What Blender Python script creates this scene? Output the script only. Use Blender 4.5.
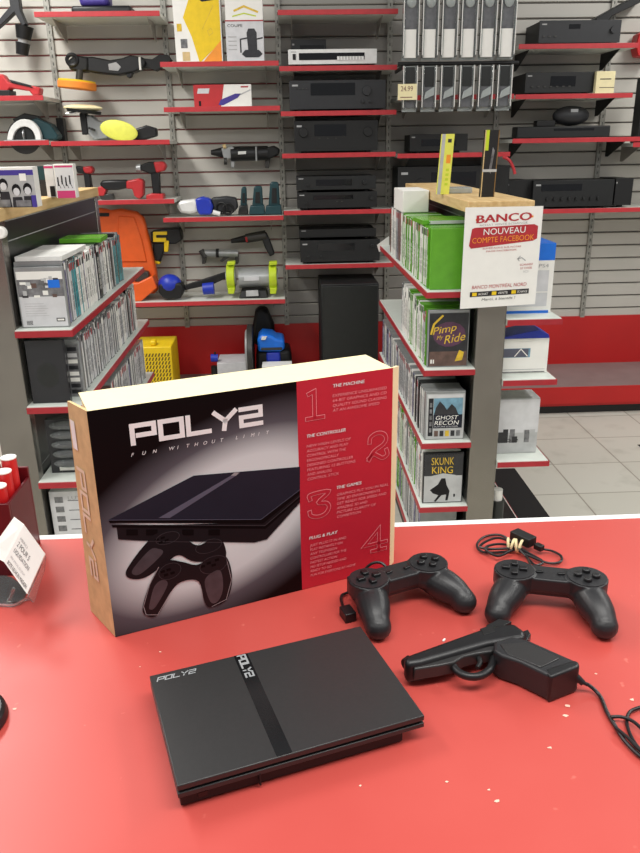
import bpy, math, random
from mathutils import Vector, Matrix
random.seed(7)
sc = bpy.context.scene
COL = sc.collection
for o in list(bpy.data.objects): bpy.data.objects.remove(o)

# ------------------------------------------------------------------ camera
FPX = 763.0
CAM = Vector((0, 0, 1.478))
def _ray_cam(px, py): return Vector((px-320, -(py-426.5), -FPX)).normalized()
_Z = -_ray_cam(355, 2506)
_Y = _ray_cam(282, 146); _Y = (_Y-_Y.dot(_Z)*_Z).normalized()
_X = _Y.cross(_Z)
ROT = Matrix((_X, _Y, _Z))
cam_d = bpy.data.cameras.new('camera'); cam = bpy.data.objects.new('camera', cam_d); COL.objects.link(cam)
cam_d.sensor_fit = 'VERTICAL'; cam_d.sensor_height = 36; cam_d.lens = FPX/853*36; cam_d.clip_start = .02
cam.matrix_world = Matrix.Translation(CAM) @ ROT.to_4x4()
sc.camera = cam
# ------------------------------------------------------------------ world, lights, exposure
w = bpy.data.worlds.new('world'); sc.world = w; w.use_nodes = True
w.node_tree.nodes['Background'].inputs[0].default_value = (.95, .97, 1, 1)
w.node_tree.nodes['Background'].inputs[1].default_value = .26
def area(name, loc, sx, sy, power, col=(1, .98, .94), rot=(0, 0, 0)):
    l = bpy.data.lights.new(name, 'AREA'); l.shape = 'RECTANGLE'; l.size = sx; l.size_y = sy; l.energy = power; l.color = col
    o = bpy.data.objects.new(name, l); COL.objects.link(o); o.location = loc; o.rotation_euler = rot
    return o
area('fluorescent_lamp', (-1.7, 2.7, 3.1), .4, 2.6, 78)
area('fluorescent_lamp', (2.7, 2.7, 3.1), .4, 2.6, 52)
area('fluorescent_lamp', (.3, .2, 3.0), 2.6, .5, 50)
area('fluorescent_lamp', (-2.6, .6, 3.0), .4, 2.4, 20)
area('fluorescent_lamp', (2.8, .6, 3.0), .4, 2.4, 26)
sc.view_settings.view_transform = 'Standard'; sc.view_settings.look = 'None'
sc.view_settings.exposure = .25; sc.view_settings.gamma = 1; sc.view_settings.use_curve_mapping = False

# ------------------------------------------------------------------ helpers
def P(px, py, x=None, y=None, z=None):
    r = ROT @ Vector((px-320, -(py-426.5), -FPX))
    if z is not None: t = (z-CAM.z)/r.z
    elif y is not None: t = (y-CAM.y)/r.y
    else: t = (x-CAM.x)/r.x
    return CAM+t*r
def lin(c):
    c = c/255.
    return c/12.92 if c <= .04045 else ((c+.055)/1.055)**2.4
_m = {}
def mat(name, rgb, rough=.5, metal=0., noise=.06, scale=30., bump=0., spec=.5, coat=0., trans=0., alpha=1.):
    if name in _m: return _m[name]
    m = bpy.data.materials.new(name); m.use_nodes = True; nt = m.node_tree; b = nt.nodes['Principled BSDF']
    c = [lin(v) for v in rgb]
    tc = nt.nodes.new('ShaderNodeTexCoord'); n = nt.nodes.new('ShaderNodeTexNoise'); n.inputs['Scale'].default_value = scale; n.inputs['Detail'].default_value = 3
    nt.links.new(tc.outputs['Object'], n.inputs['Vector'])
    r = nt.nodes.new('ShaderNodeValToRGB'); r.color_ramp.elements[0].position = .3; r.color_ramp.elements[1].position = .7
    r.color_ramp.elements[0].color = [v*(1-noise) for v in c]+[1]; r.color_ramp.elements[1].color = [min(1, v*(1+noise)) for v in c]+[1]
    nt.links.new(n.outputs['Fac'], r.inputs['Fac']); nt.links.new(r.outputs['Color'], b.inputs['Base Color'])
    b.inputs['Roughness'].default_value = rough; b.inputs['Metallic'].default_value = metal
    b.inputs['Specular IOR Level'].default_value = spec; b.inputs['Coat Weight'].default_value = coat
    b.inputs['Transmission Weight'].default_value = trans; b.inputs['Alpha'].default_value = alpha
    if bump:
        bp = nt.nodes.new('ShaderNodeBump'); bp.inputs['Strength'].default_value = bump; bp.inputs['Distance'].default_value = .001
        nt.links.new(n.outputs['Fac'], bp.inputs['Height']); nt.links.new(bp.outputs['Normal'], b.inputs['Normal'])
    _m[name] = m
    return m
def M(name): return _m[name]

def rotz(a): return Matrix.Rotation(a, 3, 'Z')
class MB:
    def __init__(s): s.v = []; s.f = []; s.mi = []; s.m = []
    def _mi(s, m):
        if m not in s.m: s.m.append(m)
        return s.m.index(m)
    def raw(s, vs, fs, m):
        k = len(s.v); s.v += [Vector(v) for v in vs]; i = s._mi(m)
        for f in fs: s.f.append([k+a for a in f]); s.mi.append(i)
        return s
    def hexa(s, b, t, m):
        return s.raw(list(b)+list(t), [(3, 2, 1, 0), (4, 5, 6, 7), (0, 1, 5, 4), (1, 2, 6, 5), (2, 3, 7, 6), (3, 0, 4, 7)], m)
    def box(s, x0, x1, y0, y1, z0, z1, m):
        return s.hexa([(x0, y0, z0), (x1, y0, z0), (x1, y1, z0), (x0, y1, z0)], [(x0, y0, z1), (x1, y0, z1), (x1, y1, z1), (x0, y1, z1)], m)
    def obox(s, c, r, hx, hy, hz, m):
        c = Vector(c); q = lambda x, y, z: c+r @ Vector((x*hx, y*hy, z*hz))
        return s.hexa([q(-1, -1, -1), q(1, -1, -1), q(1, 1, -1), q(-1, 1, -1)], [q(-1, -1, 1), q(1, -1, 1), q(1, 1, 1), q(-1, 1, 1)], m)
    def prism(s, pts, vec, m, m2=None):
        pts = [Vector(p) for p in pts]; vec = Vector(vec); n = len(pts)
        nor = Vector()
        for i in range(n): nor += (pts[i]-pts[0]).cross(pts[(i+1) % n]-pts[0])
        if nor.dot(vec) > 0: pts = pts[::-1]
        k = len(s.v); s.v += pts+[p+vec for p in pts]; i = s._mi(m); j = s._mi(m2 or m)
        s.f.append([k+a for a in range(n)]); s.mi.append(i)
        s.f.append([k+n+a for a in range(n)][::-1]); s.mi.append(i)
        for a in range(n):
            b = (a+1) % n; s.f.append([k+b, k+a, k+n+a, k+n+b]); s.mi.append(j)
        return s
    def flat(s, pts, m):
        s.v += [Vector(p) for p in pts]; k = len(s.v)-len(pts); s.f.append(list(range(k, len(s.v)))); s.mi.append(s._mi(m)); return s
    def tube(s, pts, r, m, n=8, closed=False, caps=True):
        pts = [Vector(p) for p in pts]; N = len(pts); rr = r if isinstance(r, (list, tuple)) else [r]*N
        k = len(s.v); prev = None
        for i, p in enumerate(pts):
            a = pts[(i-1) % N] if (i > 0 or closed) else p; b = pts[(i+1) % N] if (i < N-1 or closed) else p
            t = (b-a).normalized()
            if prev is None:
                q = Vector((0, 0, 1)) if abs(t.z) < .9 else Vector((1, 0, 0)); u = t.cross(q).normalized()
            else: u = (prev-prev.dot(t)*t).normalized()
            prev = u; v = t.cross(u)
            for j in range(n):
                th = 2*math.pi*j/n; s.v.append(p+rr[i]*(math.cos(th)*u+math.sin(th)*v))
        mi = s._mi(m)
        for i in range(N if closed else N-1):
            i2 = (i+1) % N
            for j in range(n):
                j2 = (j+1) % n; s.f.append([k+i*n+j, k+i*n+j2, k+i2*n+j2, k+i2*n+j]); s.mi.append(mi)
        if caps and not closed:
            s.f.append([k+j for j in range(n)][::-1]); s.mi.append(mi)
            s.f.append([k+(N-1)*n+j for j in range(n)]); s.mi.append(mi)
        return s
    def cyl(s, p0, p1, r0, m, r1=None, n=20):
        return s.tube([p0, p1], [r0, r1 if r1 is not None else r0], m, n)
    def ball(s, c, rx, ry, rz, m, rot=None, n=16):
        c = Vector(c); k = len(s.v); R = n//2; rot = rot or Matrix.Identity(3)
        for i in range(R+1):
            ph = math.pi*i/R
            for j in range(n):
                th = 2*math.pi*j/n
                s.v.append(c+rot @ Vector((rx*math.sin(ph)*math.cos(th), ry*math.sin(ph)*math.sin(th), rz*math.cos(ph))))
        mi = s._mi(m)
        for i in range(R):
            for j in range(n):
                j2 = (j+1) % n; s.f.append([k+i*n+j, k+(i+1)*n+j, k+(i+1)*n+j2, k+i*n+j2]); s.mi.append(mi)
        return s
    def ring(s, c, ax, R, r, m, n=28, k=8):
        ax = Vector(ax).normalized(); u = ax.cross(Vector((0, 0, 1)) if abs(ax.z) < .9 else Vector((1, 0, 0))).normalized(); v = ax.cross(u)
        return s.tube([Vector(c)+R*(math.cos(2*math.pi*i/n)*u+math.sin(2*math.pi*i/n)*v) for i in range(n)], r, m, k, closed=True)
    # flat printed marks on a plane o + u*a + v*b
    def rect(s, o, u, v, a0, b0, a1, b1, m, lift=0, nrm=None):
        o, u, v = Vector(o), Vector(u), Vector(v); nn = u.cross(v).normalized()*lift
        return s.flat([o+u*a0+v*b0+nn, o+u*a1+v*b0+nn, o+u*a1+v*b1+nn, o+u*a0+v*b1+nn], m)
    def poly(s, o, u, v, pts, m, lift=0):
        o, u, v = Vector(o), Vector(u), Vector(v); nn = u.cross(v).normalized()*lift
        return s.flat([o+u*a+v*b+nn for a, b in pts], m)
    def stroke(s, o, u, v, pts, wd, m, lift=0, closed=False, ext=True):
        pts = [Vector((a, b)) for a, b in pts]; N = len(pts); L = []; Rr = []
        for i in range(N):
            d1 = (pts[i]-pts[i-1]).normalized() if (i > 0 or closed) else None
            d2 = (pts[(i+1) % N]-pts[i]).normalized() if (i < N-1 or closed) else None
            p = pts[i].copy()
            if d1 is None: d1 = d2; p = p-d2*wd/2 if ext else p
            if d2 is None: d2 = d1; p = p+d1*wd/2 if ext else p
            n1 = Vector((-d1.y, d1.x)); n2 = Vector((-d2.y, d2.x)); mm = (n1+n2).normalized(); sc_ = 1/max(.45, mm.dot(n1))
            L.append(p+mm*wd/2*sc_); Rr.append(p-mm*wd/2*sc_)
        for i in range(N if closed else N-1):
            j = (i+1) % N; s.poly(o, u, v, [L[i], Rr[i], Rr[j], L[j]], m, lift)
        return s
    def text(s, txt, o, u, v, x, y, h, m, width=None, lift=.0004, shear=0, align='L'):
        vs, fs, x0, x1 = glyphs(txt); sy = h; wt = (x1-x0)*h
        sx = (width/(x1-x0)) if width else h
        wt = (x1-x0)*sx
        off = {'L': 0, 'C': -wt/2, 'R': -wt}[align]
        o, u, v = Vector(o), Vector(u), Vector(v); nn = u.cross(v).normalized()*lift
        return s.raw([o+u*(x+off+(a-x0)*sx+shear*b*sy)+v*(y+b*sy)+nn for a, b in vs], fs, m)
    def build(s, name, parent=None, smooth=40, bevel=0, seg=2, root=None, shift=True):
        me = bpy.data.meshes.new(name)
        if parent is not None: inv = ROOTM[parent.name].inverted()
        else:
            xs = [v.x for v in s.v]; ys = [v.y for v in s.v]; zs = [v.z for v in s.v]
            base = Vector(((min(xs)+max(xs))/2, (min(ys)+max(ys))/2, min(zs))) if shift else Vector()
            inv = Matrix.Translation(-base)
        me.from_pydata([inv @ v for v in s.v], [], s.f); me.update()
        for m in s.m: me.materials.append(M(m))
        me.polygons.foreach_set('material_index', s.mi)
        if smooth: me.shade_smooth(); me.set_sharp_from_angle(angle=math.radians(smooth))
        o = bpy.data.objects.new(name, me); COL.objects.link(o)
        if parent is not None: o.parent = parent; ROOTM[o.name] = ROOTM[parent.name]
        else: o.location = base; ROOTM[o.name] = Matrix.Translation(base)
        if bevel:
            b = o.modifiers.new('bevel', 'BEVEL'); b.width = bevel; b.segments = seg; b.limit_method = 'ANGLE'; b.angle_limit = math.radians(50)
        return o
ROOTM = {}
_g = {}
def glyphs(t):
    if t in _g: return _g[t]
    cu = bpy.data.curves.new('t', 'FONT'); cu.body = t; cu.resolution_u = 3; cu.size = 1.0
    ob = bpy.data.objects.new('t', cu); COL.objects.link(ob)
    dg = bpy.context.evaluated_depsgraph_get(); dg.update()
    me = bpy.data.meshes.new_from_object(ob.evaluated_get(dg))
    vs = [(v.co.x/.72, v.co.y/.72) for v in me.vertices]; fs = [tuple(p.vertices) for p in me.polygons]
    bpy.data.objects.remove(ob); bpy.data.meshes.remove(me)
    xs = [a for a, b in vs] or [0, 1]
    _g[t] = (vs, fs, min(xs), max(xs)); return _g[t]
def tag(o, label, cat, group=None, kind=None):
    o['label'] = label; o['category'] = cat
    if group: o['group'] = group
    if kind: o['kind'] = kind
    return o
def thing(name, label, cat, loc=(0, 0, 0), rz=0, group=None):
    o = bpy.data.objects.new(name, None); COL.objects.link(o); o.empty_display_size = .05
    o.location = loc; o.rotation_euler = (0, 0, rz); ROOTM[o.name] = Matrix.Translation(Vector(loc)) @ Matrix.Rotation(rz, 4, 'Z')
    return tag(o, label, cat, group)
def struct(o): o['kind'] = 'structure'; return o
def copytree(o, parent=None):
    c = o.copy(); COL.objects.link(c)
    if parent is not None: c.parent = parent
    for ch in list(o.children): copytree(ch, c)
    return c
def smoothpath(pts, n=6, closed=False):
    pts = [Vector(p) for p in pts]; out = []; N = len(pts)
    for i in range(N if closed else N-1):
        g = lambda k: pts[k % N] if closed else pts[max(0, min(N-1, k))]
        p0, p1, p2, p3 = g(i-1), g(i), g(i+1), g(i+2)
        for j in range(n):
            t = j/n; out.append(.5*((2*p1)+(-p0+p2)*t+(2*p0-5*p1+4*p2-p3)*t*t+(-p0+3*p1-3*p2+p3)*t**3))
    if not closed: out.append(pts[-1])
    return out
LOGO = [[[(0, 0), (0, .9), (1.15, .9), (1.15, .38), (.3, .38)]], [[(0, 0), (0, .9), (1.15, .9), (1.15, 0), 'c']], [[(0, .9), (0, 0), (1.15, 0)]],
        [[(0, .9), (.58, .42), (1.15, .9)], [(.58, .42), (.5, 0)]], [[(0, .9), (1.15, .9), (1.15, .46), (0, .46), (0, 0), (1.15, 0)]]]
def logo(mb, o, u, v, x, y, h, wtot, m, lift=.0005, wd=.2, shear=0):
    s = wtot/(4*1.5+1.15)
    for k, L in enumerate(LOGO):
        for st in L:
            cl = st[-1] == 'c'; q = st[:-1] if cl else st
            mb.stroke(o, u, v, [(x+(a+k*1.5)*s+shear*b*h, y+(b+.05)*h) for a, b in q], wd*h, m, lift, closed=cl)

# ------------------------------------------------------------------ materials
mat('black_plastic', (19, 19, 21), .40, noise=.15, scale=60, bump=.05)
mat('pad_black', (34, 34, 36), .42, noise=.1, scale=400, bump=.15)
mat('console_black', (44, 43, 43), .36, noise=.06, scale=300, bump=.08)
mat('console_gloss', (20, 20, 21), .18)
mat('deep_black', (8, 8, 9), .55)
mat('receiver_black', (17, 18, 19), .5, noise=.1)
mat('receiver_grey', (37, 38, 41), .5, noise=.1)
mat('display_dark', (16, 17, 20), .12)
mat('silver', (168, 170, 170), .32, metal=.35)
mat('silver_white', (225, 225, 222), .35, metal=.1)
mat('chrome', (190, 190, 190), .18, metal=1)
mat('dark_metal', (75, 74, 72), .4, metal=.7)
mat('white', (236, 234, 228), .5, noise=.02)
mat('shelf_white', (214, 220, 212), .4, noise=.03)
mat('shelf_grey', (208, 208, 200), .45, noise=.04)
mat('rail_red', (186, 50, 56), .4, noise=.08)
mat('rail_dark_red', (166, 34, 44), .4, noise=.08)
mat('red', (196, 26, 30), .4, noise=.05)
mat('tool_red', (186, 44, 48), .4)
mat('blue', (30, 52, 170), .4)
mat('bright_blue', (20, 110, 215), .4)
mat('teal', (20, 58, 64), .45)
mat('yellow', (232, 196, 20), .45)
mat('lemon', (224, 224, 92), .6)
mat('lime', (190, 210, 40), .45)
mat('orange', (226, 92, 26), .45, noise=.05)
mat('foam_orange', (240, 140, 50), .8)
mat('cream', (234, 222, 176), .7)
mat('card_cream', (236, 222, 176), .7, noise=.02, scale=90)
mat('kraft', (206, 180, 130), .75, noise=.12, scale=60)
mat('slot_brown', (96, 74, 16), .7)
mat('kraft_dark', (120, 92, 52), .8)
mat('kraft_print', (226, 210, 186), .75)
mat('print_red', (190, 34, 52), .38, noise=.03)
mat('print_pink', (232, 150, 156), .45)
mat('print_white', (232, 234, 232), .45)
mat('print_black', (5, 5, 6), .45, spec=.15)
mat('print_slate', (32, 34, 46), .42, noise=.1, scale=20, spec=.2)
mat('print_slate_light', (88, 90, 106), .35)
mat('print_dark', (20, 19, 22), .4, spec=.25)
mat('maroon', (92, 16, 24), .35)
mat('print_grip', (66, 62, 66), .35, noise=.2, scale=80)
mat('print_grey', (150, 146, 148), .4)
mat('logo_grey', (150, 152, 154), .35)
mat('rubber_cream', (222, 206, 160), .6)
mat('chip', (232, 190, 170), .6)
mat('clear', (235, 240, 240), .08, trans=.9, spec=.5)
mat('frosted', (196, 202, 200), .25, trans=.45)
mat('case_clear', (138, 140, 140), .2, noise=.1)
mat('case_green', (96, 165, 44), .25, noise=.08)
mat('case_black', (34, 34, 38), .25)
mat('case_blue', (60, 84, 170), .25)
mat('case_white', (226, 226, 222), .3)
mat('case_teal', (70, 160, 170), .3)
mat('case_lilac', (126, 122, 160), .3)
mat('case_red', (170, 44, 50), .3)
mat('case_brown', (130, 90, 80), .4)
mat('art_grey', (110, 110, 112), .3, noise=.5, scale=60)
mat('art_brown', (96, 74, 66), .3, noise=.3, scale=40)
mat('art_sky', (110, 150, 170), .3, noise=.3, scale=40)
mat('art_dark', (40, 40, 44), .3, noise=.3, scale=60)
mat('art_yellow', (216, 180, 50), .3, noise=.2, scale=50)
mat('art_purple', (84, 50, 74), .3, noise=.3)
mat('art_light', (206, 206, 208), .3, noise=.08, scale=25)
mat('art_silver', (182, 183, 183), .3, noise=.12, scale=25)
mat('purple', (66, 52, 140), .45)
mat('pink', (196, 56, 110), .45)
mat('skin_grey', (168, 168, 168), .5, noise=.1)
mat('pole_steel', (136, 131, 124), .26, metal=.85, noise=.06, scale=12)
mat('galvanised', (150, 148, 140), .4, metal=.4, noise=.25, scale=60)
mat('bracket', (176, 170, 162), .4, metal=.3)
mat('bracket_clear', (196, 190, 182), .3, alpha=.55)
mat('panel_black', (28, 30, 29), .35, noise=.1)
mat('slat', (193, 189, 180), .5, noise=.03, scale=4)
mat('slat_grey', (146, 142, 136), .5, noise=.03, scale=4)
mat('smoke', (100, 101, 104), .3, noise=.25, scale=30)
mat('groove_red', (138, 32, 42), .6)
mat('groove_dark', (66, 60, 58), .6)
mat('deck_red', (186, 24, 24), .45, noise=.05, scale=5)
mat('deck_grey', (128, 116, 114), .4, noise=.08, scale=10)
mat('kick_black', (20, 18, 18), .5)
mat('wall_paint', (200, 196, 188), .6)
mat('counter_white', (240, 240, 238), .4, noise=.02)
mat('mat_black', (20, 19, 19), .85, noise=.2, scale=200, bump=.3)
mat('sign_bar', (30, 26, 28), .4)
mat('sign_red', (176, 44, 52), .4)
mat('sign_orange', (240, 150, 50), .4)

def special(name, fn):
    m = bpy.data.materials.new(name); m.use_nodes = True; fn(m.node_tree, m.node_tree.nodes['Principled BSDF']); _m[name] = m
def _counter(nt, b):
    N = nt.nodes.new; L = nt.links.new
    tc = N('ShaderNodeTexCoord')
    n = N('ShaderNodeTexNoise'); n.inputs['Scale'].default_value = 3; n.inputs['Detail'].default_value = 6; L(tc.outputs['Object'], n.inputs['Vector'])
    r = N('ShaderNodeValToRGB'); r.color_ramp.elements[0].position = .3; r.color_ramp.elements[1].position = .72
    r.color_ramp.elements[0].color = (lin(183), lin(69), lin(62), 1); r.color_ramp.elements[1].color = (lin(192), lin(80), lin(72), 1)
    L(n.outputs['Fac'], r.inputs['Fac'])
    n2 = N('ShaderNodeTexNoise'); n2.inputs['Scale'].default_value = 55; n2.inputs['Detail'].default_value = 2; L(tc.outputs['Object'], n2.inputs['Vector'])
    r2 = N('ShaderNodeValToRGB'); r2.color_ramp.elements[0].position = .73; r2.color_ramp.elements[1].position = .78
    r2.color_ramp.elements[0].color = (0, 0, 0, 1); r2.color_ramp.elements[1].color = (.6, .6, .6, 1); L(n2.outputs['Fac'], r2.inputs['Fac'])
    mx = N('ShaderNodeMix'); mx.data_type = 'RGBA'; L(r2.outputs['Color'], mx.inputs[0]); L(r.outputs['Color'], mx.inputs[6]); mx.inputs[7].default_value = (lin(216), lin(120), lin(106), 1)
    L(mx.outputs[2], b.inputs['Base Color'])
    n3 = N('ShaderNodeTexNoise'); n3.inputs['Scale'].default_value = 6; n3.inputs['Detail'].default_value = 5; L(tc.outputs['Object'], n3.inputs['Vector'])
    mr = N('ShaderNodeMapRange'); mr.inputs['To Min'].default_value = .3; mr.inputs['To Max'].default_value = .5; L(n3.outputs['Fac'], mr.inputs['Value']); L(mr.outputs['Result'], b.inputs['Roughness'])
special('counter_red', _counter)
def _wood(nt, b):
    N = nt.nodes.new; L = nt.links.new
    tc = N('ShaderNodeTexCoord'); mp = N('ShaderNodeMapping'); mp.inputs['Scale'].default_value = (30, 3, 30); L(tc.outputs['Object'], mp.inputs['Vector'])
    n = N('ShaderNodeTexNoise'); n.inputs['Scale'].default_value = 2; n.inputs['Detail'].default_value = 5; L(mp.outputs['Vector'], n.inputs['Vector'])
    r = N('ShaderNodeValToRGB'); r.color_ramp.elements[0].position = .35; r.color_ramp.elements[1].position = .65
    r.color_ramp.elements[0].color = (lin(204), lin(168), lin(112), 1); r.color_ramp.elements[1].color = (lin(226), lin(196), lin(142), 1)
    L(n.outputs['Fac'], r.inputs['Fac']); L(r.outputs['Color'], b.inputs['Base Color']); b.inputs['Roughness'].default_value = .45
special('wood', _wood)
def _tile(nt, b):
    N = nt.nodes.new; L = nt.links.new
    tc = N('ShaderNodeTexCoord'); mp = N('ShaderNodeMapping'); mp.inputs['Location'].default_value = (-.02, .04, 0); L(tc.outputs['Object'], mp.inputs['Vector'])
    br = N('ShaderNodeTexBrick'); br.offset = 0; br.inputs['Scale'].default_value = 1; br.inputs['Brick Width'].default_value = .335; br.inputs['Row Height'].default_value = .335
    br.inputs['Mortar Size'].default_value = .004; br.inputs['Mortar Smooth'].default_value = .3
    br.inputs['Color1'].default_value = (lin(196), lin(194), lin(182), 1); br.inputs['Color2'].default_value = (lin(203), lin(201), lin(190), 1); br.inputs['Mortar'].default_value = (lin(150), lin(144), lin(132), 1)
    L(mp.outputs['Vector'], br.inputs['Vector'])
    n = N('ShaderNodeTexNoise'); n.inputs['Scale'].default_value = 9; n.inputs['Detail'].default_value = 4; L(tc.outputs['Object'], n.inputs['Vector'])
    r = N('ShaderNodeValToRGB'); r.color_ramp.elements[0].position = .25; r.color_ramp.elements[0].color = (.72, .72, .7, 1); r.color_ramp.elements[1].position = .45; r.color_ramp.elements[1].color = (1, 1, 1, 1)
    L(n.outputs['Fac'], r.inputs['Fac'])
    mx = N('ShaderNodeMix'); mx.data_type = 'RGBA'; mx.blend_type = 'MULTIPLY'; mx.inputs[0].default_value = .5
    L(br.outputs['Color'], mx.inputs[6]); L(r.outputs['Color'], mx.inputs[7]); L(mx.outputs[2], b.inputs['Base Color']); b.inputs['Roughness'].default_value = .35
special('tile', _tile)

# ------------------------------------------------------------------ the setting
struct(MB().box(-4, 4.5, -1.5, 5, -.05, 0, 'tile').build('floor'))
CT = .95
WY = 4.6
mb = MB(); mb.box(-4, 4.5, WY+.02, WY+.12, 0, 3.2, 'wall_paint')
zz = 2.115-.0762*22+.004
k = 0
mb.box(-4, .005, WY+.012, WY+.02, zz-.0762, 3.2, 'groove_red'); mb.box(.005, 4.5, WY+.012, WY+.02, zz-.0762, 3.2, 'groove_dark')
while zz < 3.15:
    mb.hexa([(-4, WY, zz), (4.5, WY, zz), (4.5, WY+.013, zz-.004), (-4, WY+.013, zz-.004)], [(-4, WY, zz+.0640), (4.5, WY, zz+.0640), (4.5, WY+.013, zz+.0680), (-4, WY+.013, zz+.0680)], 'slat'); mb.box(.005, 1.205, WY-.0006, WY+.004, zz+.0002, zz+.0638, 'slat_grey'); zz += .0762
struct(mb.build('wall_back', smooth=0))
struct(MB().box(-4, 4.5, WY-.012, WY+.012, .14, .466, 'deck_red').build('trim_1'))
mb = MB(); mb.box(-4, 4.5, 4.105, WY-.012, .145, .165, 'deck_grey'); mb.box(-4, 4.5, 4.095, 4.105, .065, .165, 'deck_red'); mb.box(-4, 4.5, 4.13, WY-.01, 0, .065, 'kick_black'); mb.box(-4,4.5,4.106,4.13,.05,.145,'deck_red')
struct(mb.build('trim_2'))
STD = [-1.82, -1.215, -.607, -.003, .603, 1.213, 1.823, 2.43]
for i, x in enumerate(STD):
    mb = MB(); mb.box(x-.014, x+.014, WY-.013, WY+.001, .46, 3.1, 'galvanised')
    zq = .5
    while zq < 2.5:
        mb.box(x-.0025, x+.0025, WY-.0135, WY-.0128, zq, zq+.016, 'dark_metal'); zq += .0381
    struct(mb.build('trim_%d' % (i+3)))

# counter
t = thing('checkout_counter', 'red laminate shop counter with a white back edge holding the console', 'counter', (0, .6, 0))
MB().box(-2.2, 2.2, .15, .999, CT-.03, CT, 'counter_red').build('countertop', t)
MB().box(-2.2, 2.2, .999, 1.013, CT-.045, CT+.0005, 'counter_white').build('edge_strip', t, bevel=.002)
MB().box(-2.15, 2.15, .25, .97, 0, CT-.0302, 'counter_white').build('cabinet', t)
for (px, py, s) in [(567, 706, 5), (550, 748, 3), (497, 801, 4), (447, 782, 2), (15, 709, 3), (632, 700, 4), (489, 790, 2), (160, 652, 2), (566, 716, 4), (140, 667, 2), (360, 786, 2), (596, 674, 2)]:
    c = P(px, py, z=CT); mb = MB(); n = 7
    mb.flat([c+Vector((s*.0008*random.uniform(.5, 1.3)*math.cos(2*math.pi*i/n), s*.0005*random.uniform(.5, 1.3)*math.sin(2*math.pi*i/n), .0004)) for i in range(n)], 'chip')
    mb.build('paint_chip', t, smooth=0)

# ------------------------------------------------------------------ product box
O = Vector((-.2095, .7535, CT+.0005)); U = Vector((.9317, .3633, 0)).normalized(); V = Vector((0, 0, 1)); NB = Vector((-U.y, U.x, 0)); BW, BH, BD = .3595, .2755, .069
def F(px, py):
    n = -NB; r = ROT @ Vector((px-320, -(py-426.5), -FPX)); tt = n.dot(O-CAM)/n.dot(r); q = CAM+tt*r-O
    return (q.dot(U), q.z)
t = thing('product_box', 'large black and red retail console box with kraft cardboard end flap standing on the counter', 'box', O+U*BW/2+NB*BD/2)
def bx(mb, u0, u1, n0, n1, z0, z1, m):
    q = lambda a, b, c: O+U*a+NB*b+V*c
    return mb.hexa([q(u0, n0, z0), q(u1, n0, z0), q(u1, n1, z0), q(u0, n1, z0)], [q(u0, n0, z1), q(u1, n0, z1), q(u1, n1, z1), q(u0, n1, z1)], m)
mb = MB(); bx(mb, 0.003, BW-.003, .0008, BD, 0, BH-.001, 'card_cream'); mb.build('carton', t, bevel=.0012)
mb = MB(); bx(mb, 0.001, BW-.001, 0, BD+.001, BH-.001, BH, 'card_cream'); mb.build('top_flap', t)
mb = MB(); q = lambda a, b, c: O+U*a+NB*b+V*c
mb.hexa([q(0, 0, 0), q(.0035, .001, 0), q(-.0145, .068, 0), q(-.018, .068, 0)], [q(0, 0, BH), q(.0035, .001, BH), q(-.0102, .051, BH-.002), q(-.0135, .051, BH-.002)], 'kraft')
fl = mb.build('end_flap', t)
fu = (q(0, 0, 0)-q(-.018, .068, 0)).normalized(); fo = q(-.018, .068, 0)
fv = V.copy(); fu = (q(0, 0, 0)-q(-.018, .068, 0)).normalized()
mb = MB()
# faded vertical logo and a sticker on the flap, reading downward
tb = fo+fv*.232+fu*.026
logo(mb, tb, -fv, fu, .035, -.004, .020, .135, 'kraft_print', lift=.0008, wd=.22)
mb.build('flap_print', fl, smooth=0)
MB().rect(tb, -fv, fu, -.022, -.006, .012, .006, 'print_white', .0008).build('sticker', fl, smooth=0)
mb = MB(); mb.hexa([q(BW-.003, 0, 0), q(BW, 0, 0), q(BW+.012, .010, 0), q(BW+.009, .013, 0)], [q(BW-.003, 0, BH), q(BW, 0, BH), q(BW+.014, .010, BH-.002), q(BW+.011, .013, BH-.002)], 'card_cream'); mb.build('end_flap', t)
# printed front
def _glow(nt, b):
    N = nt.nodes.new; L = nt.links.new
    uv = N('ShaderNodeAttribute'); uv.attribute_name = 'face_uv'
    mp = N('ShaderNodeMapping'); mp.vector_type = 'TEXTURE'; c0 = F(226, 520); mp.inputs['Location'].default_value = (c0[0], c0[1], 0); mp.inputs['Rotation'].default_value = (0, 0, .42); mp.inputs['Scale'].default_value = (.222, .126, 1)
    L(uv.outputs['Vector'], mp.inputs['Vector'])
    ln = N('ShaderNodeVectorMath'); ln.operation = 'LENGTH'; L(mp.outputs['Vector'], ln.inputs[0])
    r = N('ShaderNodeValToRGB'); e = r.color_ramp.elements
    e[0].position = .0; e[0].color = (lin(226), lin(232), lin(230), 1); e[1].position = 1.0; e[1].color = (lin(4), lin(4), lin(5), 1)
    a = e.new(.52); a.color = (lin(206), lin(212), lin(212), 1); a = e.new(.76); a.color = (lin(84), lin(82), lin(88), 1)
    L(ln.outputs['Value'], r.inputs['Fac']); L(r.outputs['Color'], b.inputs['Base Color']); b.inputs['Roughness'].default_value = .4; b.inputs['Specular IOR Level'].default_value = .15
special('box_glow', _glow)
ur = .5*(F(295.7, 380)[0]+F(302.5, 586)[0])
mb = MB(); mb.rect(O, U, V, 0, 0, ur, BH, 'box_glow', .0003)
ob = mb.build('front_print', t, smooth=0)
at = ob.data.attributes.new('face_uv', 'FLOAT_VECTOR', 'POINT')
for i, c in enumerate([(0, 0), (ur, 0), (ur, BH), (0, BH)]): at.data[i].vector = (c[0], c[1], 0)
rp = MB().rect(O, U, V, ur, 0, BW, BH, 'print_red', .0003).build('red_panel', t, smooth=0)
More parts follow.
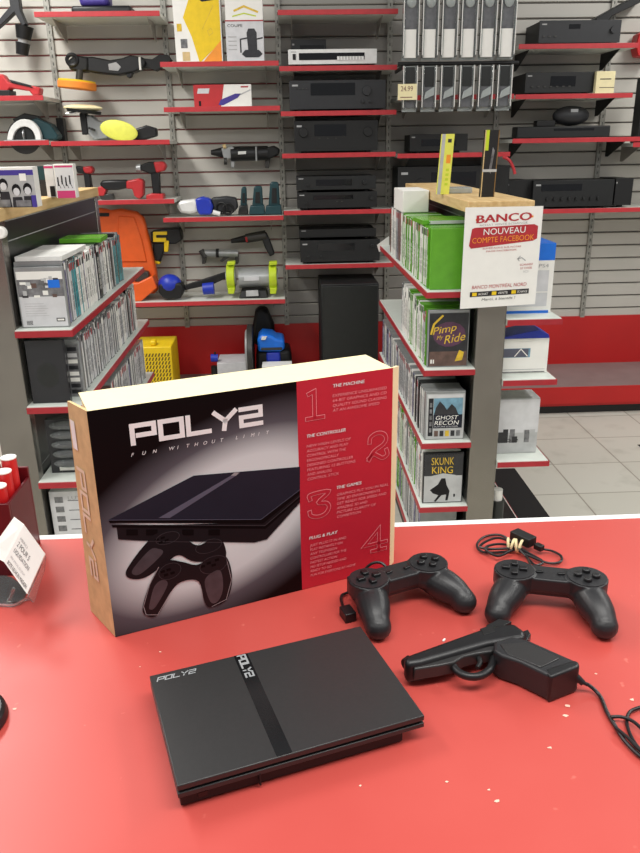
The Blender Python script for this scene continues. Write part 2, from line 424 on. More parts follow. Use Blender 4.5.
def SM(*pts): return [(v.x, v.y) for v in smoothpath([(a, b, 0) for a, b in C7(*pts)], 5, True)]
def C7(*pts): return [F(100+a/3.048, 440+b/3.048) for a, b in pts]
mb = MB()
mb.poly(O, U, V, C7((50, 262), (55, 302), (120, 306), (470, 312), (508, 302), (609, 190), (609, 150), (500, 250)), 'print_dark', .0005)
mb.poly(O, U, V, C7((25, 243), (285, 108), (609, 81), (609, 150), (490, 241)), 'print_slate', .0006)
mb.poly(O, U, V, C7((25, 243), (490, 241), (609, 150), (609, 162), (497, 254), (30, 252)), 'print_black', .0007)
mb.poly(O, U, V, C7((35, 258), (502, 262), (609, 172), (609, 178), (504, 270), (38, 266)), 'print_black', .0007)
mb.poly(O, U, V, C7((178, 237), (212, 237), (414, 108), (398, 108)), 'print_slate_light', .0008)
mb.poly(O, U, V, C7((398, 108), (414, 108), (425, 98), (410, 98)), 'print_grey', .0008)
for a in (80, 140, 250, 330): mb.poly(O, U, V, C7((a, 272), (a+35, 272), (a+35, 290), (a, 290)), 'print_black', .0008)
mb.stroke(O, U, V, C7((25, 243), (490, 241), (609, 150)), .0006, 'print_slate_light', .0010, ext=False)
mb.stroke(O, U, V, C7((35, 257), (502, 260), (609, 169)), .0006, 'print_grip', .0010, ext=False)
mb.stroke(O, U, V, C7((56, 303), (120, 307), (470, 313), (508, 303), (609, 191)), .0005, 'print_grip', .0010, ext=False)
mb.build('console_print', rp.parent, smooth=0)
mb = MB()
mb.poly(O, U, V, SM((160, 290), (200, 276), (245, 282), (262, 300), (300, 320), (350, 295), (375, 310), (378, 360), (290, 370), (240, 350), (200, 375), (140, 417), (95, 422), (78, 402), (110, 350), (145, 308)), 'print_dark', .0009)
mb.poly(O, U, V, SM((100, 392), (150, 335), (175, 330), (190, 345), (130, 402), (104, 410)), 'print_grip', .0010)
for a, b in ((172, 302), (190, 296), (184, 310), (202, 303)): mb.poly(O, U, V, C7((a-6, b), (a+6, b-4), (a+7, b+2), (a-5, b+6)), 'print_black', .0011)
mb.poly(O, U, V, SM((178, 388), (210, 365), (250, 370), (300, 378), (350, 342), (388, 360), (402, 425), (385, 485), (338, 508), (318, 492), (300, 430), (250, 430), (215, 462), (175, 532), (138, 532), (130, 505), (150, 440)), 'print_dark', .0012)
mb.stroke(O, U, V, C7((178, 386), (150, 440), (132, 505), (140, 531), (175, 531), (215, 462)), .0007, 'print_grey', .0014)
mb.stroke(O, U, V, C7((385, 362), (400, 425), (384, 484), (340, 506)), .0007, 'print_grey', .0014)
mb.poly(O, U, V, SM((150, 500), (165, 445), (190, 425), (205, 440), (170, 505), (152, 515)), 'print_grip', .0013)
mb.poly(O, U, V, SM((318, 430), (345, 400), (368, 400), (374, 450), (360, 488), (336, 492)), 'print_grip', .0013)
for a, b in ((190, 398), (208, 392), (200, 408), (220, 402), (312, 382), (330, 372), (345, 378), (355, 362)): mb.poly(O, U, V, C7((a-7, b), (a+6, b-4), (a+8, b+3), (a-5, b+7)), 'print_black', .0014)
for cx_, cy_, rx_, ry_ in ((205, 297, 36, 18), (330, 322, 40, 20), (212, 398, 34, 24), (345, 378, 42, 26)):
    pp = C7(*[(cx_+rx_*math.cos(a_*.3927), cy_+ry_*math.sin(a_*.3927)-.25*rx_*math.cos(a_*.3927)) for a_ in range(16)]); mb.stroke(O, U, V, pp, .0005, 'print_grip', .0016, closed=True)
mb.build('controller_print', rp.parent, smooth=0)
mb = MB(); a = F(129.7, 446); b2 = F(263.4, 404)
logo(mb, O, U, V, a[0]+.004, a[1]+.0015, .0215, b2[0]-a[0]-.008, 'print_white', wd=.25)
y0 = a[1]-.0125
sl = [('FUN', 130, 22), ('WITHOUT', 168, 52), ('LIMIT', 236, 30)]
for s_, px, w_ in sl:
    u0 = F(px, 446)[0]; u1 = F(px+w_, 446)[0]
    for i, ch in enumerate(s_): mb.text(ch, O, U, V, u0+(u1-u0)*i/max(1, len(s_)-1), y0, .0042, 'print_white', shear=.3)
mb.build('brand_lettering', rp.parent, smooth=0)
# red panel text and outlined numerals
def C6(a, b): return F(290+a/5.818, 365+b/5.818)
def C6b(a, b): return F(290+a/5.818, 470+b/5.818)
NUM = {'1': [[(.15, .88), (.42, .95), (.42, .02)], [(.05, .0), (.85, .0)]],
       '2': [[(.12, .68), (.16, .86), (.42, .98), (.72, .92), (.84, .72), (.72, .52), (.3, .3), (.1, .02)], [(.1, .08), (.3, .2), (.5, .1), (.7, .0), (.9, .1), (.86, .28)]],
       '3': [[(.12, .78), (.14, .97), (.85, .97), (.45, .6), (.75, .5), (.86, .3), (.72, .06), (.42, -.02), (.15, .08), (.1, .24)]],
       '4': [[(.66, -.02), (.66, .97), (.08, .3), (.95, .3)], [(.4, -.02), (.92, -.02)]]}
mb = MB()
for ch, c0, c1 in (('1', C6(95, 325), C6(205, 130)), ('2', C6(445, 565), C6(580, 375)), ('3', C6b(100, 290), C6b(245, 110)), ('4', C6b(420, 490), C6b(565, 320))):
    W_, H_ = c1[0]-c0[0], c1[1]-c0[1]
    for wd, m_, lf in ((.0055, 'print_pink', .0006), (.0041, 'print_red', .0008)):
        for st in NUM[ch]:
            pp = [(c0[0]+a*W_, c0[1]+.002+b*(H_-.003)) for a, b in st]
            if ch in '23' and len(st) > 5:
                sp = smoothpath([(a, b, 0) for a, b in pp], 5); pp = [(v.x, v.y) for v in sp]
            mb.stroke(O, U, V, pp, wd, m_, lf)
    mb.build('numeral', rp, smooth=0); mb = MB()
TX = [(C6(246, 130), C6(430, 110), ['THE MACHINE'], .0042, 1), (C6(246, 186), C6(560, 150), ['EXPERIENCE UNSURPASSED', '64-BIT GRAPHICS AND CD', 'QUALITY SOUND CLASSING', 'AT AN AWESOME SPEED'], .0036, 0),
      (C6(93, 423), C6(322, 400), ['THE CONTROLLER'], .0042, 1), (C6(95, 480), C6(378, 460), ['NEW HIGH LEVELS OF', 'ACCURACY AND PLAY', 'CONTROL WITH THE', 'ERGONOMICALLY', 'DESIGNED CONTROLLER', 'FEATURING 12 BUTTONS', 'AND ANALOG', 'CONTROL STICK'], .0036, 0),
      (C6b(267, 110), C6b(412, 80), ['THE GAMES'], .0042, 1), (C6b(270, 150), C6b(570, 120), ['GRAPHICS PUT YOU IN REAL', 'TIME 3D ENVIRONMENTS', 'GET READY FOR SPEED AND', 'AMAZING 3D AND', 'PICTURE CLARITY OF', 'COMPETITION'], .0036, 0),
      (C6b(110, 404), C6b(272, 370), ['PLUG & PLAY'], .0042, 1), (C6b(115, 445), C6b(378, 420), ['JUST PLUG IT IN AND', 'PLAY INSTANTLY ON', 'ANY TELEVISION', 'CONTROLLERS FOR THE', 'FASTEST ACTION', 'NO SETUP NEEDED AND', 'READY TO GO', 'FUN FOR EVERYONE AT HOME'], .0036, 0)]
for c0, c1, lines, h, bold in TX:
    mx_ = max(len(l) for l in lines); wid = c1[0]-c0[0]
    for i, l in enumerate(lines):
        if l: mb.text(l, O, U, V, c0[0], c0[1]-.0002-i*.0061, h, 'print_white' if bold else 'print_pink', width=wid*len(l)/mx_, shear=.15, lift=.0007)
        if bold: mb.text(l, O, U, V, c0[0]+.0003, c0[1]-.0001, h, 'print_white', width=wid, shear=.15, lift=.0009)
    mb.build('heading' if bold else 'paragraph', rp, smooth=0); mb = MB()

# ------------------------------------------------------------------ game console
ang = math.radians(17.7); cc = Vector((-.017, .608, CT+.0002)); R3 = rotz(ang)
t = thing('game_console', 'slim matte black game console lying flat with a glossy logo strip across it', 'game console', cc, ang)
def L3(x, y, z): return cc+R3 @ Vector((x, y, z))
def lb(mb, x0, x1, y0, y1, z0, z1, m):
    return mb.hexa([L3(x0, y0, z0), L3(x1, y0, z0), L3(x1, y1, z0), L3(x0, y1, z0)], [L3(x0, y0, z1), L3(x1, y0, z1), L3(x1, y1, z1), L3(x0, y1, z1)], m)
hw, hd = .1158, .0762
body = lb(MB(), -hw+.002, hw-.020, -hd+.004, hd-.003, 0.0015, .0165, 'deep_black').build('lower_body', t, bevel=.001)
mb = MB(); lb(mb, -hw, hw, -hd, hd, .0145, .0195, 'console_black'); mb.build('middle_plate', t, bevel=.0007)
mb = MB(); lb(mb, -hw+.002, hw-.002, -hd+.0025, hd-.002, .0194, .0225, 'deep_black'); mb.build('seam', t)
mb = MB(); lb(mb, -hw, hw, -hd, hd, .0222, .028, 'console_black'); top = mb.build('top_plate', t, bevel=.0009)
sx = -hw+.0875
mb = MB(); lb(mb, sx, sx+.0145, -hd+.0008, hd-.0008, .0279, .0283, 'console_gloss'); mb.build('logo_strip', top)
mb = MB()
ux, uy = R3 @ Vector((1, 0, 0)), R3 @ Vector((0, 1, 0))
logo(mb, L3(-hw+.006, hd-.0125, .0282), ux, uy, 0, 0, .0062, .038, 'logo_grey', lift=.0002, wd=.2, shear=.35)
mb.build('logo_lettering', top, smooth=0); mb = MB()
logo(mb, L3(sx+.003, hd-.003, .0285), -uy, ux, 0, 0, .0085, .036, 'logo_grey', lift=.0002, wd=.22)
mb.build('logo_lettering', top, smooth=0)
mb = MB(); lb(mb, -.045, -.0435, -hd-.0003, -hd+.002, .003, .016, 'deep_black'); mb.build('groove', body); mb = MB(); lb(mb, -.0985, -.0905, -hd+.0033, -hd+.005, .006, .011, 'console_gloss'); mb.build('port', body)
for x, y in ((-.1, -.06), (.08, -.06), (-.1, .06), (.08, .06)): MB().cyl(L3(x, y, 0), L3(x, y, .002), .006, 'deep_black').build('rubber_foot', t)

# ------------------------------------------------------------------ controllers
def remeshed(mb, mname, voxel, iters=4):
    me = bpy.data.meshes.new('r'); me.from_pydata(mb.v, [], mb.f); me.update()
    ob = bpy.data.objects.new('r', me); COL.objects.link(ob)
    r = ob.modifiers.new('r', 'REMESH'); r.mode = 'VOXEL'; r.voxel_size = voxel
    s = ob.modifiers.new('s', 'SMOOTH'); s.factor = .5; s.iterations = iters
    dg = bpy.context.evaluated_depsgraph_get(); dg.update()
    m2 = bpy.data.meshes.new_from_object(ob.evaluated_get(dg)); bpy.data.objects.remove(ob)
    m2.materials.clear(); m2.materials.append(M(mname)); m2.shade_smooth(); return m2
TZ = .043   # top of the button discs
mb = MB()
for s in (-1, 1):
    x = s*.0418
    mb.cyl((x, 0, TZ-.018), (x, 0, TZ), .0245, 'pad_black', n=40)
    mb.ball((x, -.002, TZ-.017), .0237, .024, .017, 'pad_black', n=24)
    pts = [(x+s*.001, .004, TZ-.018), (x+s*.004, -.015, TZ-.0195), (x+s*.009, -.030, TZ-.021), (x+s*.014, -.043, TZ-.024), (x+s*.017, -.054, TZ-.0295)]
    sp = smoothpath(pts, 6); N = len(sp)
    mb.tube(sp, [.0158+.0042*math.sin(math.pi*min(1, .15+i/(N-1)))-.0005*i/(N-1) for i in range(N)], 'pad_black', 20)
    mb.ball(sp[-1], .0155, .0155, .0145, 'pad_black', n=18)
    mb.box(x-.016, x+.016, .010, .027, TZ-.030, TZ-.007, 'pad_black')
mb.box(-.038, .038, -.014, .019, TZ-.019, TZ-.0015, 'pad_black')
mb.box(-.034, .034, -.011, .016, TZ-.026, TZ-.015, 'pad_black')
SHELL = remeshed(mb, 'pad_black', .0013, 3)
def controller(name_label, loc, rz, tilt=0.0, group=None):
    t = thing('game_controller', name_label, 'game controller', loc, rz)
    sh = bpy.data.objects.new('shell', SHELL); COL.objects.link(sh); sh.parent = t; ROOTM[sh.name] = ROOTM[t.name]
    RM = ROOTM[t.name]
    q = lambda x, y, z: RM @ Vector((x, y, z))
    for s in (-1, 1):
        x = s*.0418
        m = MB(); m.cyl(q(x, 0, TZ-.001), q(x, 0, TZ+.0008), .0225, 'pad_black', n=36); d = m.build('button_disc', t)
        for a in range(4):
            th = a*math.pi/2; c = Vector((x+.0103*math.cos(th), .0103*math.sin(th), TZ))
            m = MB()
            if s > 0: m.cyl(q(*c), q(c.x, c.y, c.z+.0052), .0050, 'black_plastic', .0045, n=18)
            else:
                rr = Matrix.Rotation(th+rz, 3, 'Z'); m.obox(q(c.x, c.y, c.z+.0022), rr, .0048, .0038, .0024, 'black_plastic')
            m.build('button' if s > 0 else 'direction_button', t, bevel=.0012)
        m = MB(); m.obox(q(x, .026, TZ-.018), rotz(rz), .0135, .005, .0085, 'black_plastic'); m.build('shoulder_button', t, bevel=.003)
    for x in (-.0125, .0125):
        m = MB(); m.obox(q(x, .002, TZ-.0005), rotz(rz+.25), .0042, .0022, .0013, 'black_plastic'); m.build('small_button', t, bevel=.0008)
    return t, q
# left pad beside the box: low cable arc behind it
tl, ql = controller('black wired game pad beside the red side of the product box', (.126, .806, CT), math.radians(22.5), group=None)
cab = [ql(-.002, .018, .03), ql(-.004, .034, .045), ql(.012, .04, .05)] ; b0 = P(388, 566, z=CT+.004)
cab = smoothpath([ql(.0, .016, .026), ql(-.006, .030, .038), ql(-.018, .038, .036), ql(-.032, .040, .022), ql(-.046, .038, .006), ql(-.060, .036, .0035), ql(-.068, .018, .0035), ql(-.072, .0, .0035)], 8)
MB().tube(cab, .0018, 'black_plastic', 8).build('cable', tl)
mb = MB(); mb.obox(ql(-.073, -.006, .0065), rotz(1.9), .010, .007, .006, 'black_plastic'); mb.build('connector_plug', tl, bevel=.001)
tr, qr = controller('black wired game pad on the right with its cable bundled by a cream band', (.306, .786, CT), math.radians(-16.0))
def G(px, py, h=.004): return P(px, py, z=CT+h)
for loop in ([(531, 566, .025), (526, 556, .008), (520, 550, .006), (503, 552), (483, 552), (477, 545), (484, 537), (500, 535), (514, 543)],
             [(514, 546, .008), (500, 544, .009), (488, 546, .009), (486, 550, .008), (498, 556, .008), (512, 550, .010)],
             [(519, 548, .010), (534, 556, .006), (543, 562), (535, 565, .006), (526, 556, .008), (518, 548, .010)],
             [(516, 545, .012), (500, 538, .012), (487, 541, .010), (480, 547, .007), (492, 549, .009), (514, 548, .008)],
             [(542, 549, .008), (552, 551), (561, 556), (560, 562), (548, 563), (532, 557, .006), (519, 551, .008)]):
    pp = smoothpath([G(*a) for a in loop], 6); MB().tube(pp, .0017, 'black_plastic', 8).build('cable', tr)
bc = G(515, 546, .009)
for k in range(4):
    c = bc+Vector((-.0075+.0048*k, .0045-.0022*k, 0)); MB().ring(c, Vector((.88, -.3-.2*(k % 2), .15*(-1)**k)), .0085, .0019, 'rubber_cream', n=20, k=6).build('rubber_band', tr)
pc = G(523, 538, .014); pa_ = math.atan2((G(536, 545)-G(511, 533)).y, (G(536, 545)-G(511, 533)).x); MB().obox(pc, rotz(pa_), .0165, .0085, .0065, 'deep_black').build('connector_plug', tr, bevel=.001)
pc2 = G(539, 547, .010); MB().obox(pc2, rotz(pa_), .006, .0045, .004, 'black_plastic').build('strain_relief', tr, bevel=.001)

# ------------------------------------------------------------------ light gun
GZ = CT+.032
t = thing('light_gun', 'black pistol shaped toy light gun lying on its side with a cable', 'light gun', P(490, 655, z=CT))
def GP(pts, z): return [P(a, b, z=z) for a, b in pts]
def lay(pts, z1, z0, m, name, bev=.0015, par=None):
    mb = MB(); mb.prism(GP(pts, z1), (0, 0, z0-z1), m); return mb.build(name, par or t, bevel=bev, seg=3)
lay([(403, 656), (410, 653), (487, 625.5), (514, 622), (527, 631), (526, 637), (500, 641), (488, 643), (421, 662), (407, 664)], GZ-.002, CT+.004, 'black_plastic', 'slide', .0055)
lay([(413, 661), (430, 657), (496, 638), (502, 648), (492, 651), (478, 653), (464, 656), (454, 662), (440, 665), (414, 669)], GZ-.007, CT+.010, 'console_black', 'frame', .002)
lay([(494, 641), (512, 636), (527, 639), (577, 661), (578.5, 665), (551, 676), (545, 673), (520, 661), (502, 655), (494, 650)], GZ, CT+.001, 'pad_black', 'grip', .007)
lay([(545, 668.5), (574, 659.5), (579, 661.5), (580, 666), (551, 677), (547, 673)], GZ+.0004, CT+.0005, 'black_plastic', 'butt_plate', .006)
g2 = lay([(500, 644), (526, 642), (560, 658), (541, 667), (508, 654)], GZ+.001, GZ-.004, 'console_black', 'grip_panel', .001)
lay([(505, 640), (518, 633), (528, 629), (531, 634), (527, 641), (516, 641)], GZ-.008, CT+.012, 'black_plastic', 'hammer', .001)
lay([(486, 625), (499, 618.5), (512, 621), (500, 628), (490, 629)], GZ-.010, CT+.012, 'deep_black', 'rear_sight', .001)
lay([(480, 628.5), (492, 624.5), (496, 631), (484, 635)], GZ-.0015, GZ-.004, 'deep_black', 'slide_serration', .0005)
gp = smoothpath(GP([(452, 664), (458, 672), (469, 676.5), (481, 675.5), (490, 669), (494, 658)], CT+.018), 6); MB().tube(gp, .0042, 'black_plastic', 10).build('trigger_guard', t)
tp_ = smoothpath(GP([(476, 654), (480, 662), (477, 668)], CT+.018), 5); MB().tube(tp_, [.0035-.0012*i/(len(tp_)-1) for i in range(len(tp_))], 'deep_black', 10).build('trigger', t)
m0 = P(407, 663.5, z=CT+.0165); md = (P(430, 654, z=CT+.0165)-m0).normalized()
mb = MB(); mb.cyl(m0-md*.0035, m0+md*.004, .0058, 'deep_black', .0075); mb.build('muzzle', t)
mb = MB(); s0 = P(444, 640, z=GZ-.001); mb.obox(s0, rotz(.9), .0022, .0009, .0006, 'white'); mb.build('scuff', t)
mb = MB(); c0 = P(575, 676, z=CT+.018); c1 = P(583, 683, z=CT+.012)
mb.cyl(c0, c1, .0042, 'black_plastic', .0032, n=14); mb.build('strain_relief', t)
for k, path in enumerate([[(581, 682, .013), (590, 686, .008), (600, 696), (607, 712), (614, 724), (624, 740), (640, 756), (660, 768), (680, 772)],
                          [(611, 717), (622, 717), (634, 722), (650, 735), (668, 734), (676, 718), (666, 706), (650, 706)],
                          [(650, 706), (638, 708), (629, 713), (627, 724), (633, 740), (643, 752), (660, 762), (682, 773)],
                          [(616, 728), (628, 738), (640, 750, .006), (662, 765), (682, 774)]]):
    pp = smoothpath([G(*a) if len(a) == 3 else G(a[0], a[1], .003+.003*(k % 2)) for a in path], 8); MB().tube(pp, .0020 if k == 0 else .0017, 'black_plastic', 8).build('cable', t)

MB().obox(G(690, 775, .0075), rotz(-.2), .017, .008, .007, 'deep_black').build('connector_plug', t, bevel=.001)

# ------------------------------------------------------------------ things at the counter's left end
# red dispenser full of white-topped red tubes
tb = thing('display_dispenser', 'dark red countertop tray holding white-capped red tubes at the left edge', 'display tray', (-.60, .93, CT))
mb = MB(); X1 = P(18, 560, y=.90).x
mb.box(X1-.16, X1, .90, .905, CT, CT+.105, 'maroon'); mb.box(X1-.16, X1, .985, .99, CT, CT+.12, 'maroon'); mb.box(X1-.004, X1, .905, .985, CT, CT+.105, 'maroon'); mb.box(X1-.16, X1, .905, .985, CT, CT+.004, 'maroon')
mb.build('tray', tb, bevel=.001)
k = 0
for i in range(4):
    for j in range(3):
        x = X1-.016-.0225*i; y = .918+.024*j; h = CT+.122+.010*((i*2+j) % 3)
        o = MB().cyl((x, y, CT+.0042), (x, y, h), .0098, 'red', n=20).build('red_tube'); tag(o, 'thin red tube with a flat white cap standing in the dark red counter tray', 'tube', 'white-capped tubes in the counter tray')
        c = MB().cyl((x, y, h), (x, y, h+.0018), .0102, 'white', n=20).build('cap', o)
# price card in a clear bent holder
tc = thing('card_holder', 'clear plastic holder with a curled foot at the left end of the counter', 'holder', P(20, 600, z=CT))
fr = P(27, 596, z=CT+.002)
cn = Vector((-.12, -.80, .55)).normalized(); cd = P(27, 594, y=.795)
def cp(px, py): r_ = ROT @ Vector((px-320, -(py-426.5), -FPX)); return CAM+r_*(cn.dot(cd-CAM)/cn.dot(r_))
ca = [cp(4, 562), cp(27, 594), cp(45, 554), cp(24, 525)]
card = tag(MB().prism(ca, -cn*.0015, 'white').build('price_card'), 'white price card with small printed lines tilted in the clear holder', 'card')
ou = ca[1]-ca[0]; ov = ca[3]-ca[0]; un, vn = ou.normalized(), ov.normalized(); mb = MB()
for k, (tx, hh, ww, mm) in enumerate((('BOITE NEUVE EN MAGASIN', .09, .8, 'sign_bar'), ('PRIX SPECIAL DU JOUR', .05, .6, 'skin_grey'), ('LIQUIDATION', .10, .62, 'art_grey'), ('2 POUR 5', .12, .5, 'art_grey'), ('MERCI', .06, .3, 'skin_grey'))):
    mb.text(tx, ca[0], un, vn, .1*ou.length, (.05+.16*k)*ov.length, hh*ov.length, mm, width=ww*ou.length, lift=.0006)
mb.build('lettering', card, smooth=0)
MB().prism([ca[3], ca[0], ca[0]+Vector((-.022, .012, .006)), ca[3]+Vector((-.016, .014, .004))], (0, .0012, 0), 'white').build('folded_back', card)
mb = MB()
mb.prism([P(27, 597, y=.785), P(33, 603, y=.80), P(44, 570, y=.832), P(45, 556, y=.838)], (.001, .001, 0), 'clear'); mb.build('side_panel', tc)
pp = smoothpath([P(-20, 604, z=CT+.0022), P(2, 605, z=CT+.0022), P(14, 605, z=CT+.0022), P(24, 600, z=CT+.0022), P(31, 598, z=CT+.0022)], 6); MB().tube(pp, .0018, 'clear', 8).build('rim', tc)
mb = MB(); mb.prism([P(-20, 603, z=CT), P(2, 604.5, z=CT), P(14, 604.5, z=CT), P(24, 599, z=CT), P(28, 590, z=CT), P(12, 578, z=CT), P(-20, 570, z=CT)], (0, 0, .0012), 'clear'); mb.build('foot', tc)
mb = MB(); mb.cyl(P(9, 601, z=CT+.0014), P(14, 588, z=CT+.03), .003, 'clear', .002, n=10); mb.build('stem', tc)
# black round base at the left edge
t = thing('round_stand', 'black round stand base just entering the left edge of the counter', 'stand', P(-22, 725, z=CT))
c = P(-37, 724, z=CT); MB().cyl(c, c+Vector((0, 0, .012)), .043, 'black_plastic', .040, n=48).build('base', t, bevel=.003)
MB().cyl(c+Vector((0, 0, .012)), c+Vector((0, 0, .06)), .006, 'dark_metal').build('post', t)

# ------------------------------------------------------------------ game racks
def rack(name, label, px0, px1, y0, y1, xl, xr, zl, zr, wood, side):
    """px0..px1 end post, side shelves from post to xl (left) / xr (right)"""
    cx = (px0+px1)/2
    t = thing(name, label, 'shelving rack', (cx, y0, 0))
    MB().box(px0, px1, y0, y0+.045, 0, wood[4]-.034, 'pole_steel').build('end_post', t, bevel=.003)
    MB().box(px0, px1, y1-.045, y1, 0, wood[4]-.034, 'pole_steel').build('end_post', t, bevel=.003)
    for x0, x1 in ((px0+.004, px0+.012), (px1-.012, px1-.004)):
        mb = MB(); z = .12
        while z < wood[4]-.06:
            z2 = min(z+.225, wood[4]-.036); mb.box(x0, x1, y0+.045, y1-.045, z, z2-.0032, 'panel_black'); z = z2
        mb.box(x0+.001, x1-.001, y0+.045, y1-.045, .1, wood[4]-.036, 'skin_grey'); mb.build('back_panel', t)
    MB().box(wood[0], wood[1], wood[2], wood[3], wood[4]-.034, wood[4], 'wood').build('wooden_top', t, bevel=.002)
    MB().box(xl+.01, xr-.01, y0+.01, y1-.01, 0, .1, 'kick_black').build('base', t)
    for zs, xa, xb, sd in [(z, xl, px0, -1) for z in zl]+[(z, px1, xr, 1) for z in zr]:
        yo = -.012
        sh = MB().box(xa, xb, y0+yo, y1-yo, zs-.022, zs, 'shelf_white').build('shelf', t, bevel=.001)
        mb = MB(); mb.box(xa, xb, y0+yo-.004, y0+yo, zs-.021, zs-.003, 'rail_dark_red')
        xe = xa if sd < 0 else xb; mb.box(min(xe, xe+.004*sd), max(xe, xe+.004*sd), y0+yo-.004, y1-yo, zs-.021, zs-.003, 'rail_dark_red'); mb.build('price_rail', sh)
    return t
LZ = [1.005, .778, .538, .285]
rack('game_rack', 'steel-ended rack on the left with wooden top and shelves of game cases', -.868, -.768, 2.16, 3.33, -1.02, -.611, [], LZ, (-.99, -.765, 2.13, 3.34, 1.335), 1)
RZ = [1.043, .787, .530, .290]
rack('game_rack', 'steel-ended rack right of centre with wooden top and a white notice', .610, .706, 2.40, 3.60, .444, .882, RZ+[.09], [.948, .745, .452, .09], (.556, .76, 2.37, 3.62, 1.315), -1)

# game case prototypes: spine on +x, base centre at the origin, 135 wide, 14 thick
def case_mesh(h, body, spine, tag_c, k, wd=.133):
    rd = random.Random(k); t2 = .0068
    mb = MB(); mb.box(-wd/2, wd/2-.0008, -t2, t2, 0, h, body)
    mb.box(wd/2-.001, wd/2, -t2+.0010, t2-.0010, .004, h-.004, spine)
    mb.box(wd/2-.0006, wd/2+.0003, -t2+.0012, t2-.0012, h-.028, h-.007, tag_c)
    z = .03; txt = rd.choice(['print_black', 'art_dark', 'white', 'art_dark']); zend = rd.uniform(.09, h-.04)
    while z < zend:
        l = rd.uniform(.010, .03); mb.box(wd/2-.0006, wd/2+.0003, -.0015, .0018, z, z+l, txt); z += l+rd.uniform(.002, .005)
    mb.box(-wd/2+.004, wd/2-.004, -t2-.0003, -t2+.001, .004, h-.012, rd.choice(['art_grey', 'art_dark', 'art_light', 'art_brown']))
    me = bpy.data.meshes.new('case'); me.from_pydata(mb.v, [], mb.f)
    for m in mb.m: me.materials.append(M(m))
    me.polygons.foreach_set('material_index', mb.mi); me.update(); return me
KIND = {'white': ('case_white', 'white'), 'grey': ('case_clear', 'art_silver'), 'pale': ('case_clear', 'art_light'), 'black': ('case_black', 'art_dark'), 'blue': ('case_clear', 'case_blue'), 'green': ('case_green', 'case_green'),
        'teal': ('case_clear', 'case_teal'), 'lilac': ('case_clear', 'case_lilac'), 'red': ('case_clear', 'case_red'), 'brown': ('case_clear', 'case_brown'), 'yellow': ('case_clear', 'art_yellow'), 'mint': ('case_green', 'white')}
CM = {}
for i, (kname, (b_, s_)) in enumerate(KIND.items()):
    for v in range(3): CM[kname, v] = case_mesh((.171, .190, .182)[v], b_, s_, ['art_dark', 'white', 'case_red', 'case_black'][(i+v) % 4], i*7+v)
SHORT = {'pale': 'pale grey', 'mint': 'white spined green', 'lilac': 'lilac'}
def case(kname, v, x, y, z, rz, label, group):
    o = bpy.data.objects.new('game_case', CM[kname, v]); COL.objects.link(o); o.location = (x, y, z); o.rotation_euler = (0, 0, rz); ROOTM[o.name] = Matrix.Translation((x, y, z)) @ Matrix.Rotation(rz, 4, 'Z')
    return tag(o, label, 'game case', group)
CASES = []
def row(x, y0, y1, z, side, palette, where, hs=(0,), gap=()):
    y = y0; n = 0; last = None; left = 0
    while y < y1:
        if left <= 0: last = random.choices([p for p, w_ in palette], [w_ for p, w_ in palette])[0]; left = random.randint(1, 3)
        left -= 1
        if not any(a < y < b for a, b in gap):
            nm = SHORT.get(last, last)
            CASES.append((last, random.choice(hs), x+random.uniform(-.003, .003), y, z+.0003, (0 if side > 0 else math.pi)+random.uniform(-.012, .012), '%s game case in the row on %s' % (nm, where), '%s cases on %s' % (nm, where))); n += 1
        y += random.uniform(.0150, .0165)
    return n
xr = -.697
row(xr, 2.21, 3.00, LZ[0], 1, [('pale', 4), ('grey', 3), ('white', 4), ('lilac', 1.2), ('black', .8), ('red', .3), ('teal', .4)], "the left rack's top shelf", (0, 0, 2))
row(xr, 2.27, 3.19, LZ[1], 1, [('pale', 4), ('grey', 4), ('black', 1), ('red', .5), ('white', 1), ('yellow', .2)], "the left rack's second shelf", (0, 0, 2))
row(xr, 2.62, 3.25, LZ[2], 1, [('grey', 4), ('pale', 4), ('lilac', 1), ('green', .5), ('black', 1)], "the left rack's third shelf", (0,))
xq = .520
row(xq, 2.445, 2.62, RZ[0], -1, [('mint', 3), ('white', 1), ('green', 1)], "the right rack's top shelf, front", (1,))
row(xq, 2.62, 3.02, RZ[0], -1, [('mint', 3), ('green', 3), ('white', 1)], "the right rack's top shelf, middle", (1,))
row(xq, 3.02, 3.36, RZ[0], -1, [('lilac', 1), ('grey', 2), ('white', 1), ('brown', 1)], "the right rack's top shelf, far end", (1,))
row(xq, 2.445, 2.98, RZ[1], -1, [('mint', 3), ('white', 4), ('green', 1), ('pale', 1)], "the right rack's second shelf", (1, 0))
row(xq, 2.445, 3.56, RZ[2], -1, [('pale', 4), ('grey', 4), ('lilac', 1.5), ('black', 1), ('white', 1)], "the right rack's third shelf", (0,))
row(xq, 2.445, 3.5, RZ[3], -1, [('pale', 3), ('mint', 2), ('white', 3), ('green', .5)], "the right rack's fourth shelf", (0, 1))
row(xq, 2.46, 3.3, .09, -1, [('pale', 3), ('green', .7), ('grey', 3), ('lilac', 1)], "the right rack's bottom shelf", (0,))
CASES.sort(key=lambda c: (Vector(c[2:5])-CAM).length)
for c in CASES[:284]: case(*c)
rest = MB()
for c in CASES[284:]:
    me_ = CM[c[0], c[1]]; mx_ = Matrix.Translation(c[2:5]) @ Matrix.Rotation(c[5], 4, 'Z')
    for mi_ in range(len(me_.materials)):
        fs_ = [list(p.vertices) for p in me_.polygons if p.material_index == mi_]; us_ = sorted({v for f in fs_ for v in f}); ix_ = {v: i for i, v in enumerate(us_)}
        rest.raw([mx_ @ me_.vertices[v].co for v in us_], [[ix_[v] for v in f] for f in fs_], me_.materials[mi_].name)
tag(rest.build('game_cases', smooth=0), 'remaining small game cases at the far and low ends of both racks', 'game cases', kind='stuff')
